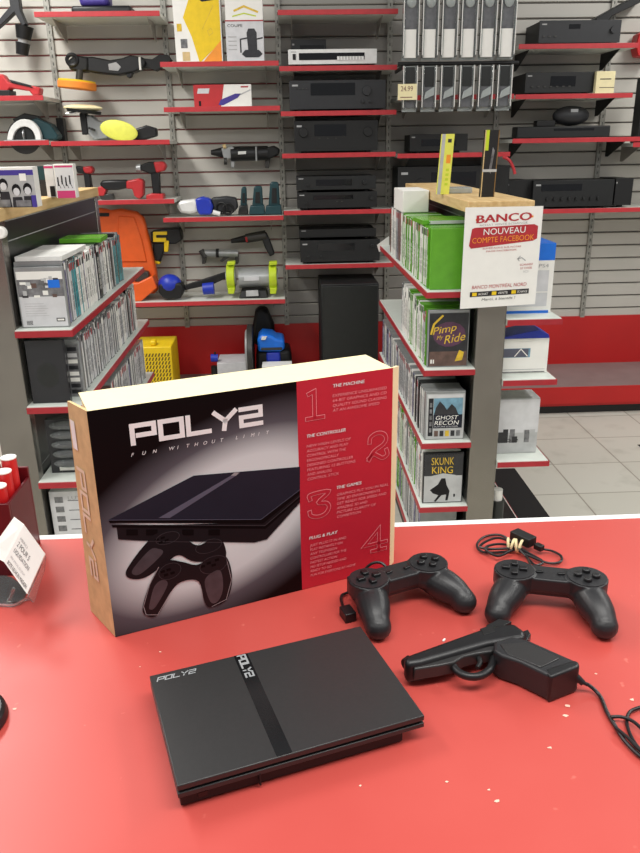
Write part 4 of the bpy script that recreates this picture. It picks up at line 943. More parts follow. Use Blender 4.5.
t, z1 = receiver('D5', 300, 380, 240, 'black receiver with two silver jacks on the shelf above the subwoofer', 'receiver_black', 4.31, ((.9, .7, .010), (.1, .25, .006), (.26, .25, .006)), (.22, .5, .68, .85), None)
receiver('D5', 299, 376, 229, 'flat black player lying on the receiver above the subwoofer', 'deep_black', 4.34, (), None, None, z0=z1+.0005, name='media_player', cat='player')
receiver('E1', 410, 468, 134, 'small black player on the shelf behind the yellow sleeve', 'deep_black', 4.36, (), (.2, .3, .8, .7), None, name='media_player', cat='player')
receiver('E4', 398, 510, 166, 'tall black receiver in deep shade behind the right rack', 'deep_black', 4.33, ((.2, .6, .02), (.85, .6, .02)), (.3, .5, .7, .85), None)
receiver('F1', 540, 622, 20, 'grey amplifier on the topmost shelf of the right bay', 'receiver_grey', 4.33, ((.9, .55, .016),), (.36, .62, .5, .82), ex_buttons(3, .06, .2, .3, .006))
receiver('F2', 526, 598, 72, 'black cassette deck beside the cream card', 'receiver_black', 4.33, (), (.35, .3, .7, .8), ex_buttons(7, .1, .62, .3, .006), name='cassette_deck', cat='cassette deck')
receiver('F4', 507, 532.5, 180, 'black receiver side block at the left end of the widest receiver', 'deep_black', 4.36, (), None, None)
receiver('F4', 534, 615, 180, 'widest black receiver with a row of small knobs on the lower right shelf', 'receiver_black', 4.31, tuple((.18+.09*i, .3, .009) for i in range(8)), (.1, .6, .6, .85), None)
receiver('F4', 616.5, 634, 178, 'narrow black speaker beside the widest receiver', 'deep_black', 4.33, (), None, None, name='small_speaker', cat='speaker')
# soundbar and boombox
t = thing('soundbar', 'black soundbar lying under the round boombox on the right', 'soundbar', P(565, 138, y=4.33)); z0 = SH['F3'][0]; a, b = P(517, 130, y=4.33), P(611, 125, y=4.33)
zt_b = P(565, 126, y=4.33).z
MB().box(a.x, b.x, 4.33, 4.43, z0+.004, zt_b, 'receiver_black').build('body', t, bevel=.006); MB().box(a.x+.2, b.x-.09, 4.328, 4.332, z0+.04, zt_b-.012, 'display_dark').build('display', t)
for x in (a.x+.06, b.x-.06): MB().box(x-.02, x+.02, 4.34, 4.42, z0+.0003, z0+.005, 'deep_black').build('foot', t)
t = thing('boombox', 'dark grey rounded boombox with a silver badge on top of the soundbar', 'boombox', P(573, 125, y=4.38)); a, b = P(554, 115, y=4.36), P(592, 104, y=4.36)
zc = zt_b+.052
mb = MB(); mb.ball(((a.x+b.x)/2, 4.385, zc), (b.x-a.x)/2, .05, .0505, 'receiver_grey', n=28); mb.build('body', t)
MB().rect(((a.x+b.x)/2-.02, 4.334, zc+.016), EX, EZ, 0, 0, .04, .016, 'silver').build('badge', t, smooth=0)
MB().box(P(537, 120, y=4.36).x, a.x+.012, 4.36, 4.42, zt_b+.0003, zt_b+.03, 'deep_black').build('adapter', t, bevel=.003)
t = thing('display_card', 'small cream card standing at the right end beside the cassette deck', 'card', P(605, 92, y=4.30)); a, b = P(595, 92, y=4.30), P(616, 71, y=4.30)
MB().box(a.x, b.x, 4.30, 4.33, SH['F2'][0]+.0003, b.z, 'cream').build('box', t, bevel=.002); m = MB(); m.rect((a.x, 4.2994, SH['F2'][0]), EX, EZ, .02, .07, .08, .075, 'dark_metal'); m.rect((a.x, 4.2994, SH['F2'][0]), EX, EZ, .02, .03, .1, .033, 'dark_metal'); m.build('print', t, smooth=0)
# right edge upright console on shelf R1
t = thing('upright_console', 'black ribbed upright console at the right edge of the view', 'game console', P(637, 138, y=4.3)); a = P(631, 138, y=4.38); zt = P(634, 77, y=4.3).z; z0 = SH['R1'][0]
MB().box(a.x, a.x+.09, 4.30, 4.39, z0+.0003, zt, 'deep_black').build('body', t, bevel=.004)
for i in range(3): MB().box(a.x+.012+.022*i, a.x+.02+.022*i, 4.296, 4.302, z0+.01, zt-.01, 'receiver_grey').build('rib', t)
t = thing('red_pouch', 'red hanging pouch at the top right edge', 'pouch', P(640, 45, y=4.5)); part(t, 'body', [(639, 34), (650, 28), (654, 58), (638, 56), (636, 46)], 4.5, .08, 'red', .006)
t = thing('wall_bracket', 'black angled wall bracket at the top right of the picture', 'bracket', P(620, 10, y=4.4)); part(t, 'arm', [(596, 18), (640, -6), (650, -2), (612, 16), (608, 22), (597, 24)], 4.45, .14, 'deep_black', .003)
# red hook on E1
t = thing('display_hook', 'red bent hook hanging from the shelf end behind the right rack', 'hook', P(508, 158, y=4.27)); e = SH['E1'][0]
MB().tube(smoothpath([P(503, 157, y=4.265), P(509, 160, y=4.25), P(513, 167, y=4.25), P(515, 174, y=4.25)], 5), .008, 'rail_red', 8).build('hook', t)

# ---- clear security cases hanging in two rows on a black bar
YC = 4.12
t = thing('hanging_bar', 'black bar on wall arms carrying the rows of clear cases', 'rail', P(455, 65, y=YC)); a, b = P(398, 65, y=YC+.03), P(519, 61.5, y=YC+.03)
MB().cyl((a.x, YC+.035, (a.z+b.z)/2), (b.x, YC+.035, (a.z+b.z)/2), .009, 'deep_black').build('bar', t)
for x in (a.x+.05, b.x-.05): MB().box(x-.006, x+.006, YC+.03, WY-.013, (a.z+b.z)/2-.008, (a.z+b.z)/2+.008, 'deep_black').build('arm', t)
zb = (a.z+b.z)/2
protoU = protoL = None
def sec_case(x0, x1, zt, zbm, y, label, group, tagm):
    t = thing('security_case', label, 'case', ((x0+x1)/2, y, zbm), 0, group); w_ = x1-x0
    MB().box(x0, x1, y+.022, y+.025, zbm, zt, 'frosted').build('back_plate', t)
    for xa in (x0, x1-.012): MB().box(xa, xa+.012, y-.008, y+.022, zbm+.012, zt, 'clear').build('side_rail', t, bevel=.003)
    MB().box(x0+.012, x1-.012, y+.004, y+.021, zbm+.02, zt-.02, 'smoke').build('contents', t)
    for xa in (x0+.001, x1-.0045): MB().box(xa, xa+.0035, y-.0095, y-.0078, zbm+.02, zt, 'white').build('edge_strip', t)
    if tagm == 'u':
        MB().box(x0+.006, x1-.014, y-.0005, y+.0035, zbm+.01, zbm+.135, 'white').build('paper_label', t)
        MB().ball(((x0+x1)/2, y-.002, zbm+.255), .024, .006, .028, 'frosted').build('lock_window', t)
    else:
        MB().box(x0+.014, x1-.014, y-.001, y+.0035, zbm+.115, zt-.005, 'panel_black').build('dark_insert', t)
        mb = MB(); mb.prism([((x0+.012), y-.012, zbm+.055), (x1-.010, y-.012, zbm+.075), (x1-.010, y-.012, zbm+.115), (x0+.02, y-.012, zbm+.09)], (0, .01, 0), 'frosted'); mb.build('latch', t, bevel=.002)
    return t
for i in range(6):
    pa = P(403+19.3*i, 30, y=YC); pb = P(418+19.3*i, 30, y=YC)
    sec_case(pa.x, pb.x+.006, 2.30, zb+.014, YC, 'clear security case with a white paper label hanging in the upper row', 'upper row of clear security cases', 'u')
    sec_case(pa.x+.004, pb.x+.004, zb-.012, P(400, 112, y=YC).z, YC, 'clear security case hanging in the lower row under the black bar', 'lower row of clear security cases', 'l')
o = MB().box(P(398, 90, y=YC-.03).x, P(417, 90, y=YC-.03).x, YC-.028, YC-.0265, P(400, 100, y=YC-.03).z, P(400, 84, y=YC-.03).z, 'cream').build('price_tag'); tag(o, 'cream price tag on the leftmost clear case of the lower row', 'price tag')
m = MB(); a_ = o.location; m.text('24.99', (a_.x-.045, YC-.0285, a_.z+.02), EX, EZ, .012, .02, .024, 'case_brown', width=.06); m.rect((a_.x-.045, YC-.0285, a_.z), EX, EZ, .01, .01, .07, .014, 'case_brown'); m.build('print', o, smooth=0)

# ---- cartons in bay C
def wbox(name, label, key, px0, px1, pyt, y, d, mm, fn=None, z0=None):
    x0, x1 = P(px0, pyt, y=y).x, P(px1, pyt, y=y).x; zt = P((px0+px1)/2, pyt, y=y).z; z0 = SH[key][0] if z0 is None else z0
    t = thing(name, label, 'box', ((x0+x1)/2, y, z0)); MB().box(x0, x1, y, y+d, z0+.0004, zt, mm).build('carton', t, bevel=.0015)
    if fn: m = MB(); fn(m, Vector((x0, y-.0005, z0)), x1-x0, zt-z0); m.build('front_print', t, smooth=0)
    return t, zt
def fyel(m, o, w_, h):
    m.poly(o, EX, EZ, [(.5*w_, 0), (.36*w_, .35*h), (.2*w_, .6*h), (.45*w_, h), (.98*w_, h), (.98*w_, .28*h)], 'yellow', .0003); m.poly(o, EX, EZ, [(.55*w_, 0), (.98*w_, 0), (.98*w_, .3*h)], 'sign_orange', .0004)
    m.poly(o, EX, EZ, [(.5*w_, .86*h), (.62*w_, .80*h), (.86*w_, .82*h), (.92*w_, .96*h), (.92*w_, h), (.5*w_, h)], 'print_slate', .0006); m.rect(o, EX, EZ, .12*w_, .2*h, .26*w_, .32*h, 'art_grey', .0004); m.rect(o, EX, EZ, .14*w_, .03*h, .3*w_, .15*h, 'kraft', .0004)
    m.rect(o, EX, EZ, .06*w_, .42*h, .16*w_, .52*h, 'art_yellow', .0005); m.stroke(o, EX, EZ, [(.6*w_, .45*h), (.85*w_, .75*h)], .015*w_, 'art_yellow', .0006); m.stroke(o, EX, EZ, [(.70*w_, .42*h), (.78*w_, .46*h), (.82*w_, .40*h), (.74*w_, .36*h), (.7*w_, .42*h)], .015*w_, 'art_yellow', .0006)
wbox('tool_carton', 'tall yellow and white carton with an orange corner on the upper left shelf', 'C1', 171, 219, -14, 4.32, .12, 'white', fyel)
def fgr(m, o, w_, h):
    m.text('COUPE', o, EX, EZ, .05*w_, .84*h, .07*h, 'dark_metal', width=.4*w_); m.rect(o, EX, EZ, 0, .97*h, w_, h, 'case_red', .0003)
    m.poly(o, EX, EZ, [(.58*w_, .25*h), (.55*w_, .7*h), (.6*w_, .8*h), (.76*w_, .8*h), (.82*w_, .7*h), (.8*w_, .25*h)], 'art_dark', .0004); m.poly(o, EX, EZ, [(.4*w_, .2*h), (.5*w_, .12*h), (.86*w_, .12*h), (.96*w_, .2*h), (.86*w_, .3*h), (.5*w_, .3*h)], 'art_dark', .0005)
    for a, b in ((.38, .56), (.80, .96)): m.stroke(o, EX, EZ, [(a*w_, .25*h), (a*w_, .55*h), (b*w_, .58*h)], .035*w_, 'art_dark', .0006)
    for i in range(4): m.rect(o, EX, EZ, .06*w_, (.3+.1*i)*h, .28*w_, (.32+.1*i)*h, 'skin_grey', .0003)
t, z1 = wbox('router_carton', 'light grey carton showing a black router tool', 'C1', 225, 263, 20, 4.32, .14, 'art_light', fgr)
def fwh(m, o, w_, h): m.stroke(o, EX, EZ, [(.25*w_, .35*h), (.5*w_, .5*h), (.85*w_, .3*h)], .05*w_, 'art_yellow', .0003); m.stroke(o, EX, EZ, [(.2*w_, .15*h), (.5*w_, .25*h), (.8*w_, .15*h)], .03*w_, 'lime', .0003)
wbox('white_carton', 'white carton lying on top of the grey router carton', 'C1', 224, 262, -8, 4.33, .12, 'white', fwh, z0=z1)
def frw(m, o, w_, h):
    m.poly(o, EX, EZ, [(0, 0), (.46*w_, 0), (.53*w_, h), (0, h)], 'tool_red', .0002); m.poly(o, EX, EZ, [(.06*w_, .62*h), (.26*w_, .62*h), (.28*w_, .84*h), (.08*w_, .84*h)], 'art_light', .0004)
    m.rect(o, EX, EZ, .08*w_, .08*h, .12*w_, .3*h, 'print_dark', .0004); m.poly(o, EX, EZ, [(.42*w_, .12*h), (.5*w_, .1*h), (.76*w_, .42*h), (.82*w_, .6*h), (.72*w_, .6*h), (.46*w_, .34*h)], 'purple', .0005); m.stroke(o, EX, EZ, [(.8*w_, .55*h), (.98*w_, .75*h)], .02*w_, 'art_silver', .0005)
    m.rect(o, EX, EZ, .82*w_, .86*h, .95*w_, .92*h, 'case_red', .0004)
wbox('tool_carton', 'low red and white carton picturing a blue hand tool', 'C2', 193, 251, 84.5, 4.33, .08, 'white', frw)

# ---- hanging and standing tools
# dark clamp and small torch, top left
t = wtool('hanging_strap', 'black tool strap hanging in the top left corner', 'strap', 8, 20, 4.5); part(t, 'strap', [(-10, 24), (0, 18), (10, 6), (8, -8), (18, -8), (20, 10), (26, 24), (22, 26), (14, 12), (4, 22), (-8, 32)], 4.47, .05, 'receiver_grey'); 
t = wtool('hanging_torch', 'small black torch with a grey band hanging near the top left', 'torch', 24, 55, 4.5)
wcyl(t, 'head', (24.5, 26), (23.5, 39), 4.5, .046, 'deep_black', .036); wcyl(t, 'band', (23.5, 39), (23, 43), 4.5, .026, 'skin_grey'); wcyl(t, 'body', (23, 43), (22, 55), 4.5, .037, 'black_plastic', .030)
MB().tube([P(20, 14, y=4.5), P(22, 26, y=4.5)], .006, 'deep_black').build('strap', t)
# red saw on A1
t = wtool('reciprocating_saw', 'red and black reciprocating saw on the shelf at the left edge', 'power tool', 15, 96, 4.35)
part(t, 'housing', [(-12, 73), (2, 74), (8, 82), (26, 85), (34, 86), (40, 88), (39, 95), (33, 96), (29, 91), (10, 88), (6, 93), (-12, 93)], 4.33, .07, 'tool_red', .006); part(t, 'rubber_grip', [(8, 79), (30, 85), (33, 88), (12, 83)], 4.325, .08, 'black_plastic'); part(t, 'battery', [(-12, 90), (10, 90), (10, 96.2), (-12, 96.2)], 4.32, .1, 'deep_black')
# circular saw on A2
t = wtool('circular_saw', 'teal circular saw with a white blade guard on the left shelf', 'circular saw', 25, 140, 4.35)
c = P(24, 139, y=4.35); mb = MB(); zs = SH['A2'][0]
pts = [(7+0*0, 141)]+[(24+17*math.cos(math.pi-a*math.pi/14), 139-20*math.sin(a*math.pi/14)) for a in range(15)]+[(36, 139)]+[(24+9.5*math.cos(a*math.pi/10), 139-11*math.sin(a*math.pi/10)) for a in range(11)]
part(t, 'blade_guard', [(24+17*math.cos(math.pi-a*math.pi/14), 140-21*math.sin(a*math.pi/14)) for a in range(15)]+[(24+11.5*math.cos(a*math.pi/10), 140-13.5*math.sin(a*math.pi/10)) for a in range(11)], 4.32, .035, 'silver_white', .003)
MB().cyl(P(24, 137, y=4.34), P(24, 137, y=4.34)+Vector((0, .004, 0)), .085, 'dark_metal', n=32).build('blade', t)
wcyl(t, 'hub', (24, 135), (24.6, 135), 4.33, .026, 'silver'); part(t, 'inner_cover', [(16, 139), (17, 130), (24, 126), (32, 130), (34, 139)], 4.335, .02, 'panel_black', .003); part(t, 'motor', [(26, 122), (36, 118), (50, 124), (58, 136), (56, 140), (34, 140), (30, 132)], 4.37, .10, 'teal', .008); part(t, 'handle', [(12, 119), (24, 113), (38, 116), (50, 124), (54, 132), (48, 132), (40, 123), (28, 119), (14, 122)], 4.39, .04, 'panel_black', .006)
MB().box(P(4, 141, y=4.31).x, P(45, 141, y=4.31).x, 4.31, 4.45, zs+.0003, zs+.008, 'silver').build('base_plate', t)
MB().box(P(57, 130, y=4.5).x, P(64, 130, y=4.5).x, 4.5, 4.56, P(60, 141, y=4.5).z, P(60, 118, y=4.5).z, 'deep_black').build('charger_block', t, bevel=.003)
# purple item on B1
t = wtool('sander_case', 'blue topped black case lying on the top left shelf', 'case', 100, 10, 4.35); a, b = P(71, 10, y=4.35), P(131, 10, y=4.35); z0 = SH['B1'][0]
MB().box(a.x, b.x, 4.35, 4.5, z0+.0003, z0+.04, 'black_plastic').build('base', t, bevel=.012); MB().box(a.x+.04, b.x-.11, 4.36, 4.48, z0+.04, z0+.15, 'purple').build('body', t, bevel=.02)
# pole sander on wall
t = wtool('disc_sander', 'long black disc sander with orange foam pad hung on the left wall', 'power tool', 110, 68, 4.5)
part(t, 'body', [(84, 57), (92, 56.5), (110, 60), (122, 58), (130, 55), (142, 57), (146, 62), (143, 68), (134, 72), (118, 75), (96, 73), (86, 71)], 4.46, .08, 'black_plastic', .008)
part(t, 'grey_panel', [(108, 64), (116, 62), (121, 67), (118, 71), (109, 70)], 4.455, .01, 'skin_grey', .001); part(t, 'cable_bundle', [(140, 58), (152, 59), (160, 54), (168, 55), (172, 60), (166, 63), (173, 66), (163, 67), (156, 71), (148, 68), (142, 68)], 4.48, .05, 'deep_black', .004)
wcyl(t, 'cable_tie', (139.5, 57), (140.5, 70), 4.455, .006, 'white'); part(t, 'lower_grip', [(124, 72), (134, 70), (131, 77), (128, 78)], 4.47, .04, 'deep_black'); part(t, 'front_head', [(66, 62), (74, 55), (88, 57), (88, 71), (80, 72), (70, 70)], 4.45, .09, 'deep_black', .01)
m = MB(); m.ring(P(72, 60, y=4.45), (0, 1, 0), .026, .010, 'black_plastic', n=20); m.build('side_handle', t); wcyl(t, 'neck', (80, 70), (79, 80), 4.46, .018, 'dark_metal')
m = MB(); c = P(77, 82, y=4.42); m.cyl(c, c+Vector((-.0035, 0, -.034)), .098, 'foam_orange', n=32); m.build('foam_pad', t, bevel=.004); m = MB(); m.cyl(c, c+Vector((.0008, 0, .008)), .094, 'yellow', n=32); m.build('foam_pad_top', t)
# yellow disc polisher on B2
t = wtool('angle_polisher', 'silver angle polisher with a bright yellow pad on the left shelf', 'power tool', 115, 140, 4.38)
part(t, 'gear_head', [(83, 116), (91, 115), (96, 120), (106, 124), (108, 138), (94, 140), (86, 132)], 4.40, .08, 'silver', .006); part(t, 'collar', [(79, 113), (86, 114), (88, 134), (82, 135)], 4.39, .07, 'deep_black', .005)
m = MB(); m.ball(P(119, 130.5, y=4.35), .098, .014, .050, 'lemon', Matrix.Rotation(math.radians(12), 3, 'Y'), 28); m.build('yellow_pad', t)
part(t, 'handle', [(132, 130), (146, 125), (156, 128), (157, 136), (142, 140.5), (132, 140)], 4.39, .06, 'black_plastic', .008); wcyl(t, 'side_screw', (92, 128), (91.5, 130), 4.38, .018, 'dark_metal')
m = MB(); m.ball(P(83, 108, y=4.40), .102, .05, .018, 'cream', Matrix.Rotation(math.radians(2), 3, 'Y'), 28); m.build('wool_pad', t); m = MB(); m.cyl(P(84, 113, y=4.40), P(84, 110, y=4.40), .085, 'deep_black', .09, 28); m.build('backing_disc', t)
wcyl(t, 'pad_stem', (84, 112), (84, 118), 4.41, .02, 'dark_metal'); wcyl(t, 'key', (66, 114), (78, 112), 4.38, .006, 'chrome')
# drills on B3
def drill(name, label, pts_body, pts_handle, pts_head, pts_batt, y=4.36):
    t = wtool(name, label, 'drill', sum(p[0] for p in pts_batt)/len(pts_batt), max(p[1] for p in pts_batt), y)
    part(t, 'handle', pts_handle, y, .05, 'black_plastic', .006); part(t, 'housing', pts_body, y-.01, .07, 'tool_red', .008); part(t, 'gearbox', pts_head, y-.005, .06, 'deep_black', .007); part(t, 'battery', pts_batt, y-.02, .09, 'tool_red', .006); return t
drill('cordless_drill', 'red and black cordless drill behind the small boxes on the left', [(82, 167), (90, 166), (93, 170), (91, 174), (84, 173)], [(83, 172), (89, 173), (92, 194), (86, 195)], [(75, 166), (84, 167), (85, 174), (77, 173)], [(82, 193), (94, 193), (95, 200), (82, 200)])
t = drill('cordless_drill', 'red and black cordless drill standing at the right end of its shelf', [(153, 162), (163, 161.5), (166, 166), (164, 171), (156, 173)], [(150, 170), (159, 171), (160, 195), (153, 196)], [(140, 165), (148, 162), (155, 162), (157, 173), (150, 174), (140, 170)], [(146, 195), (151, 193.5), (163, 194), (163.5, 199.8), (146, 199.8)])
wcyl(t, 'chuck', (136.5, 168), (141, 168), 4.375, .018, 'silver', .022)
t = wtool('impact_wrench', 'red ended black reciprocating saw lying between the two drills', 'power tool', 118, 198, 4.36)
part(t, 'grip', [(99, 184), (102, 180.5), (112, 180), (126, 180), (128, 188), (118, 190), (104, 190)], 4.34, .07, 'black_plastic', .01); part(t, 'housing', [(126, 181), (138, 178.5), (143, 181), (143, 195), (139, 199.5), (134, 196), (132, 189), (126, 189)], 4.335, .08, 'tool_red', .008)
part(t, 'foot', [(96, 188), (101, 186), (106, 190), (104, 196), (97, 196)], 4.34, .07, 'tool_red', .005); part(t, 'shoe', [(99, 195), (112, 194), (114, 199.5), (101, 199.5)], 4.345, .05, 'dark_metal')
# orange case
t = wtool('blow_mould_case', 'open orange plastic tool case standing on the lowest left shelf', 'tool case', 125, 300, 4.36); z0 = SH['C4'][0]
part(t, 'lid', [(96, 208), (104, 209), (110, 210.5), (120, 209), (136, 212), (143, 218), (149, 240), (156, 272), (158, 290), (154, 294), (96, 296)], 4.42, .06, 'orange', .012)
part(t, 'lid_recess', [(118, 216), (134, 217), (142, 240), (147, 262), (118, 262)], 4.412, .02, 'orange', .006); part(t, 'latch_slot', [(98, 213), (109, 213), (109, 216.5), (98, 216.5)], 4.415, .01, 'deep_black', .001)
part(t, 'tray', [(100, 284), (138, 283), (152, 276), (157, 288), (141, 301.5), (100, 302)], 4.33, .09, 'orange', .006)
part(t, 'stored_tool', [(130, 277), (136, 270), (148, 272), (150, 282), (138, 284)], 4.37, .05, 'dark_metal', .006)
# nailer
t = wtool('nail_gun', 'black and yellow cordless nailer hung beside the orange case', 'nail gun', 160, 250, 4.5)
part(t, 'body', [(150, 232), (166, 229), (180, 228), (182, 240), (176, 244), (168, 244), (152, 244)], 4.46, .09, 'black_plastic', .008); part(t, 'yellow_frame', [(153, 232), (167, 231.5), (167, 235), (156, 235), (156, 238), (166, 238), (166, 242), (153, 242)], 4.45, .02, 'yellow', .002)
part(t, 'handle', [(153, 243), (166, 243), (162, 256), (160, 263), (152, 262)], 4.47, .06, 'black_plastic', .008); part(t, 'nose', [(164, 240), (169, 241), (168, 252), (164, 252)], 4.455, .03, 'yellow'); part(t, 'yellow_band', [(152, 260), (160, 262), (159.5, 264.5), (152, 263)], 4.465, .065, 'yellow'); part(t, 'tip', [(153, 264), (156, 264), (154, 271), (152, 271)], 4.48, .02, 'white')
# stapler tool on wall
t = wtool('air_tool', 'black and silver rotary tool hung below the red and white carton', 'power tool', 245, 155, 4.5)
wcyl(t, 'nozzle', (211, 152.5), (224, 152.5), 4.5, .012, 'deep_black', .03); part(t, 'gear_case', [(221, 148), (232, 146), (236, 150), (234, 158), (224, 160)], 4.46, .07, 'silver', .006); wcyl(t, 'barrel', (231, 154), (268, 153), 4.49, .040, 'black_plastic', .038, 24)
wcyl(t, 'band', (256, 146.5), (256.5, 161), 4.448, .005, 'silver'); part(t, 'rear_grip', [(264, 148), (274, 145.5), (280, 149), (279, 155), (270, 159), (264, 158)], 4.46, .07, 'deep_black', .01); part(t, 'label', [(238, 151.5), (246, 151), (246, 154), (238, 154.5)], 4.449, .004, 'silver_white', .0005)
part(t, 'clamp', [(230, 158), (235, 158), (234, 168), (231, 167)], 4.48, .02, 'silver'); wcyl(t, 'dial', (224, 161), (227, 161), 4.47, .02, 'dark_metal'); part(t, 'wall_hook', [(265, 158), (270, 158), (269, 168), (265, 168)], 4.5, .1, 'dark_metal', .001); wcyl(t, 'oil_cap', (223, 147), (226, 146), 4.46, .012, 'kraft')
# blue and white polisher on C3
t = wtool('hand_polisher', 'blue and white hand polisher with a coiled cable on the lower left shelf', 'power tool', 205, 214, 4.36)
part(t, 'white_head', [(176, 206), (180, 201), (188, 200), (196, 199), (198, 212), (190, 214), (180, 213)], 4.33, .09, 'silver_white', .014); part(t, 'blue_body', [(195, 199), (202, 197), (210, 199), (213, 206), (211, 215), (199, 215), (196, 208)], 4.33, .09, 'blue', .010)
part(t, 'motor', [(211, 198), (226, 196.5), (236, 198), (238, 208), (233, 213), (213, 212)], 4.35, .08, 'receiver_grey', .010); m = MB(); m.ring(P(222, 208, y=4.34), (.3, 1, .2), .030, .006, 'deep_black', n=20); m.ring(P(228, 209, y=4.34), (-.3, 1, .1), .028, .006, 'deep_black', n=20); m.build('cable', t); wcyl(t, 'plug', (213, 212), (220, 214), 4.33, .012, 'silver_white')
for i, (a, b, tp) in enumerate(((239, 248, 187), (250, 265, 186), (266, 282, 182))):
    t = wtool('battery_charger', ['narrow dark teal battery holder beside the polisher', 'middle dark teal battery holder of the three', 'tallest dark teal battery holder at the shelf end'][i], 'battery holder', (a+b)/2, 214, 4.37); mid = (a+b)/2; ww = (b-a)/2
    part(t, 'column', [(mid-ww*.5, tp+2), (mid-ww*.3, tp), (mid+ww*.4, tp), (mid+ww*.6, tp+2), (mid+ww*.75, 206), (mid-ww*.7, 206)], 4.36, .06, 'teal', .006); part(t, 'base', [(a, 206), (b-1, 205), (b, 214.5), (a-1, 214.5)], 4.35, .09, 'teal' if i else 'panel_black', .005); part(t, 'dark_slot', [(mid-ww*.25, tp+6), (mid+ww*.3, tp+6), (mid+ww*.35, 203), (mid-ww*.3, 203)], 4.354, .01, 'deep_black', .001)
# air tools on wall
t = wtool('air_ratchet', 'slim silver air ratchet hung on the wall above the bench grinder', 'air tool', 220, 254, 4.5)
wcyl(t, 'barrel', (202, 253), (238, 253.5), 4.51, .020, 'silver', .022); wcyl(t, 'head', (201, 250), (205, 257), 4.50, .016, 'dark_metal'); wcyl(t, 'collar', (216, 253), (219, 253), 4.51, .025, 'deep_black'); part(t, 'lever', [(224, 256), (230, 257), (222, 262), (220, 261)], 4.5, .02, 'dark_metal', .001)
for a in (202, 235): part(t, 'wall_hook', [(a, 255), (a+3, 255), (a+3, 264), (a, 264)], 4.5, .1, 'dark_metal', .001)
t = wtool('air_drill', 'grey pistol air drill hung with its muzzle left above the grinder', 'air tool', 255, 242, 4.5)
wcyl(t, 'muzzle', (231, 241), (247, 238.5), 4.5, .012, 'deep_black', .022); wcyl(t, 'body', (246, 238.5), (266, 235), 4.5, .026, 'dark_metal', .028); part(t, 'handle', [(258, 233), (266, 232), (270, 240), (275, 254), (270, 257), (265, 248), (262, 240)], 4.48, .04, 'receiver_grey', .008); wcyl(t, 'red_ring', (246, 237), (247, 242), 4.47, .006, 'tool_red')
# blue scrubber and bench grinder on C4
t = wtool('string_trimmer', 'blue and black trimmer head with a long black arm on the lowest left shelf', 'garden tool', 185, 300, 4.37)
m = MB(); c = P(170, 284, y=4.38); m.ball(c, .066, .06, .055, 'blue', n=24); m.build('cap', t); part(t, 'base', [(159, 284), (181, 283), (184, 290), (181, 298.5), (163, 299), (158, 292)], 4.33, .10, 'deep_black', .012)
part(t, 'arm', [(180, 287), (226, 272), (229, 277), (214, 284), (182, 291)], 4.39, .03, 'deep_black', .004); wcyl(t, 'knob', (203, 289), (214, 288), 4.37, .032, 'blue', .034)
t = wtool('bench_grinder', 'silver bench grinder with lime guards on the lowest left shelf', 'bench grinder', 251, 300, 4.40); z0 = SH['C4'][0]
wcyl(t, 'motor', (239, 278), (269, 277), 4.42, .055, 'silver', .055, 32); part(t, 'motor_label', [(244, 277), (259, 276.5), (259, 280.5), (244, 281)], 4.362, .01, 'art_light', .0005)
m = MB(); m.prism([P(241, 291, y=4.36), P(266, 290, y=4.36), P(268, 297.8, y=4.34), P(239, 298.3, y=4.34)], (0, .12, 0), 'deep_black'); m.build('base', t, bevel=.004); part(t, 'switch_plate', [(246, 291), (258, 290.5), (258.5, 296), (246, 296.5)], 4.335, .02, 'art_silver', .001)
for a, dx in ((231, 0), (273, 1)):
    c = P(a, 277, y=4.42); m = MB(); m.cyl(c-Vector((.022, 0, 0)), c+Vector((.022, 0, 0)), .078, 'lime', n=28); m.build('wheel_guard', t, bevel=.004); m = MB(); m.cyl(c-Vector((.028, 0, 0)), c+Vector((.028, 0, 0)), .050, 'silver', n=24); m.build('grinding_wheel', t)
    part(t, 'eye_shield', [(a-4, 262), (a+4, 261.5), (a+4, 265), (a-4, 265.5)], 4.36, .05, 'lime', .003); part(t, 'tool_rest', [(a-3, 288), (a+4, 288), (a+3, 294), (a-3, 294)], 4.345, .03, 'lime', .003)

# ---- things on the wall base deck
DZ = .165
t = thing('space_heater', 'yellow boxy fan heater with a slotted front beside the left rack', 'heater', P(165, 380, y=4.2)); a, b = P(132, 348, y=4.16), P(171, 348, y=4.16); zt = P(155, 347, y=4.16).z
MB().box(a.x, b.x, 4.16, 4.42, DZ+.0003, zt, 'yellow').build('housing', t, bevel=.006); m = MB(); w_ = b.x-a.x; h = zt-DZ
m2 = MB()
m.rect((a.x, 4.1595, DZ), EX, EZ, .012, .02, w_-.014, h-.022, 'yellow')
for i in range(20):
    for j in range(16):
        x = .014+i*.0175; z = .022+j*.023
        if x+.016 < w_-.004 and z+.018 < h-.016: m2.poly((a.x, 4.1588, DZ), EX, EZ, [(x, z), (x+.008, z), (x+.016, z+.019), (x+.008, z+.019)], 'slot_brown')
m.build('front_panel', t, smooth=0); g_ = m2.build('grille_slots', t, smooth=0); g_['kind'] = 'stuff'
MB().box((a.x+b.x)/2-.01, (a.x+b.x)/2+.02, 4.18, 4.24, zt, zt+.03, 'yellow').build('handle', t, bevel=.008)
t = thing('blue_vacuum', 'blue and black compact vacuum standing behind the product box', 'vacuum cleaner', P(272, 365, y=4.2))
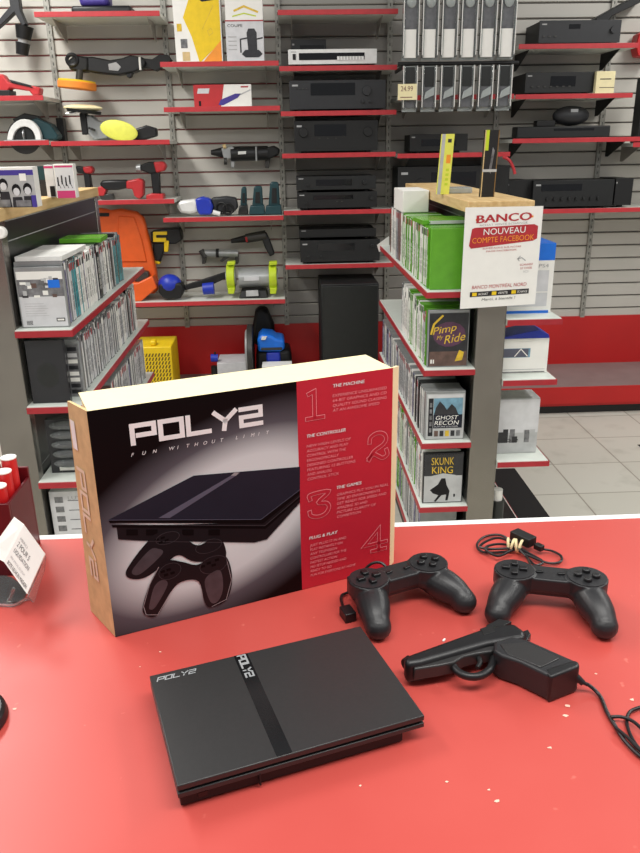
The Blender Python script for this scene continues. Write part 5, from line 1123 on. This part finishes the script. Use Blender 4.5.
part(t, 'body', [(256, 352), (290, 350), (292, 362), (291, 390), (256, 390)], 4.25, .2, 'deep_black', .02); part(t, 'blue_cap', [(257, 339), (262, 335), (272, 336), (276, 339), (284, 340), (285, 349), (280, 352), (258, 352)], 4.23, .18, 'bright_blue', .014); part(t, 'blue_front', [(266, 353), (280, 352), (281, 366), (267, 368)], 4.235, .05, 'blue', .01); part(t, 'vent', [(261, 348), (282, 347.5), (282, 350), (261, 350.5)], 4.225, .02, 'dark_metal', .001); part(t, 'badge', [(262, 337), (267, 336.5), (265, 340), (261, 340)], 4.222, .01, 'white', .0005)
for p_ in t.children: 
    for v in p_.data.vertices:
        wz = v.co.z+t.location.z
        if wz < DZ+.001: v.co.z = DZ+.001-t.location.z
t = thing('black_cloth_bag', 'limp black cloth bag hanging above the blue vacuum', 'bag', P(264, 340, y=4.45)); part(t, 'bag', [(253, 345), (252, 330), (255, 312), (260, 307), (267, 310), (274, 325), (275, 336), (270, 343), (262, 347)], 4.47, .1, 'deep_black', .02)
t = thing('grinding_disc', 'grey metal cutting wheel standing on edge left of the blue vacuum', 'disc', P(251, 385, y=4.25)); c = P(251, 352, y=4.3); m = MB(); m.cyl(c-Vector((.016, 0, 0)), c+Vector((.016, 0, 0)), min(.16, c.z-DZ), 'dark_metal', n=40); m.build('wheel', t, bevel=.004); m = MB(); m.ring(c-Vector((.017, 0, 0)), (1, 0, 0), .12, .012, 'silver', n=36); m.build('rim', t)
wb = [wbox('low_carton', 'low white carton behind the top edge of the product box', 'C4', 217, 246, 363, 4.2, .2, 'art_light', None, z0=DZ), wbox('low_carton', 'low white carton under the blue vacuum nozzle', 'C4', 262, 292, 366, 4.12, .10, 'white', None, z0=DZ)]
t = thing('blue_valve', 'tiny blue and black valve standing left of the low white carton', 'valve', P(214, 370, y=4.3)); m = MB(); c = P(214, 366, y=4.25); m.cyl(c, (c.x, c.y, DZ+.0005), .018, 'deep_black'); m.build('body', t); wcyl(t, 'cap', (211, 358), (218, 358), 4.25, .022, 'blue'); wcyl(t, 'stem', (215, 357), (215, 352), 4.25, .006, 'deep_black')
t = thing('subwoofer', 'tall plain black subwoofer cabinet standing below the receivers', 'speaker', P(350, 380, y=4.15)); a, b = P(321, 300, y=4.15), P(379, 300, y=4.15); zt = P(350, 284, y=4.15).z
MB().box(a.x, b.x, 4.16, 4.5, DZ+.01, zt, 'deep_black').build('cabinet', t, bevel=.006); MB().box(a.x+.006, b.x-.006, 4.15, 4.16, DZ+.02, zt-.01, 'panel_black').build('grille_cloth', t, bevel=.003)
for x in (a.x+.04, b.x-.04): MB().cyl((x, 4.2, DZ+.0003), (x, 4.2, DZ+.01), .018, 'deep_black').build('foot', t)

t = thing('shelf_tag', 'small white shelf tag sticking out at the far end of the right rack', 'price tag', P(383, 246, y=3.58)); MB().prism([P(377, 245, y=3.6), P(389, 236, y=3.6), P(389, 247, y=3.6), P(379, 252, y=3.6)], (0, .002, 0), 'white').build('card', t)
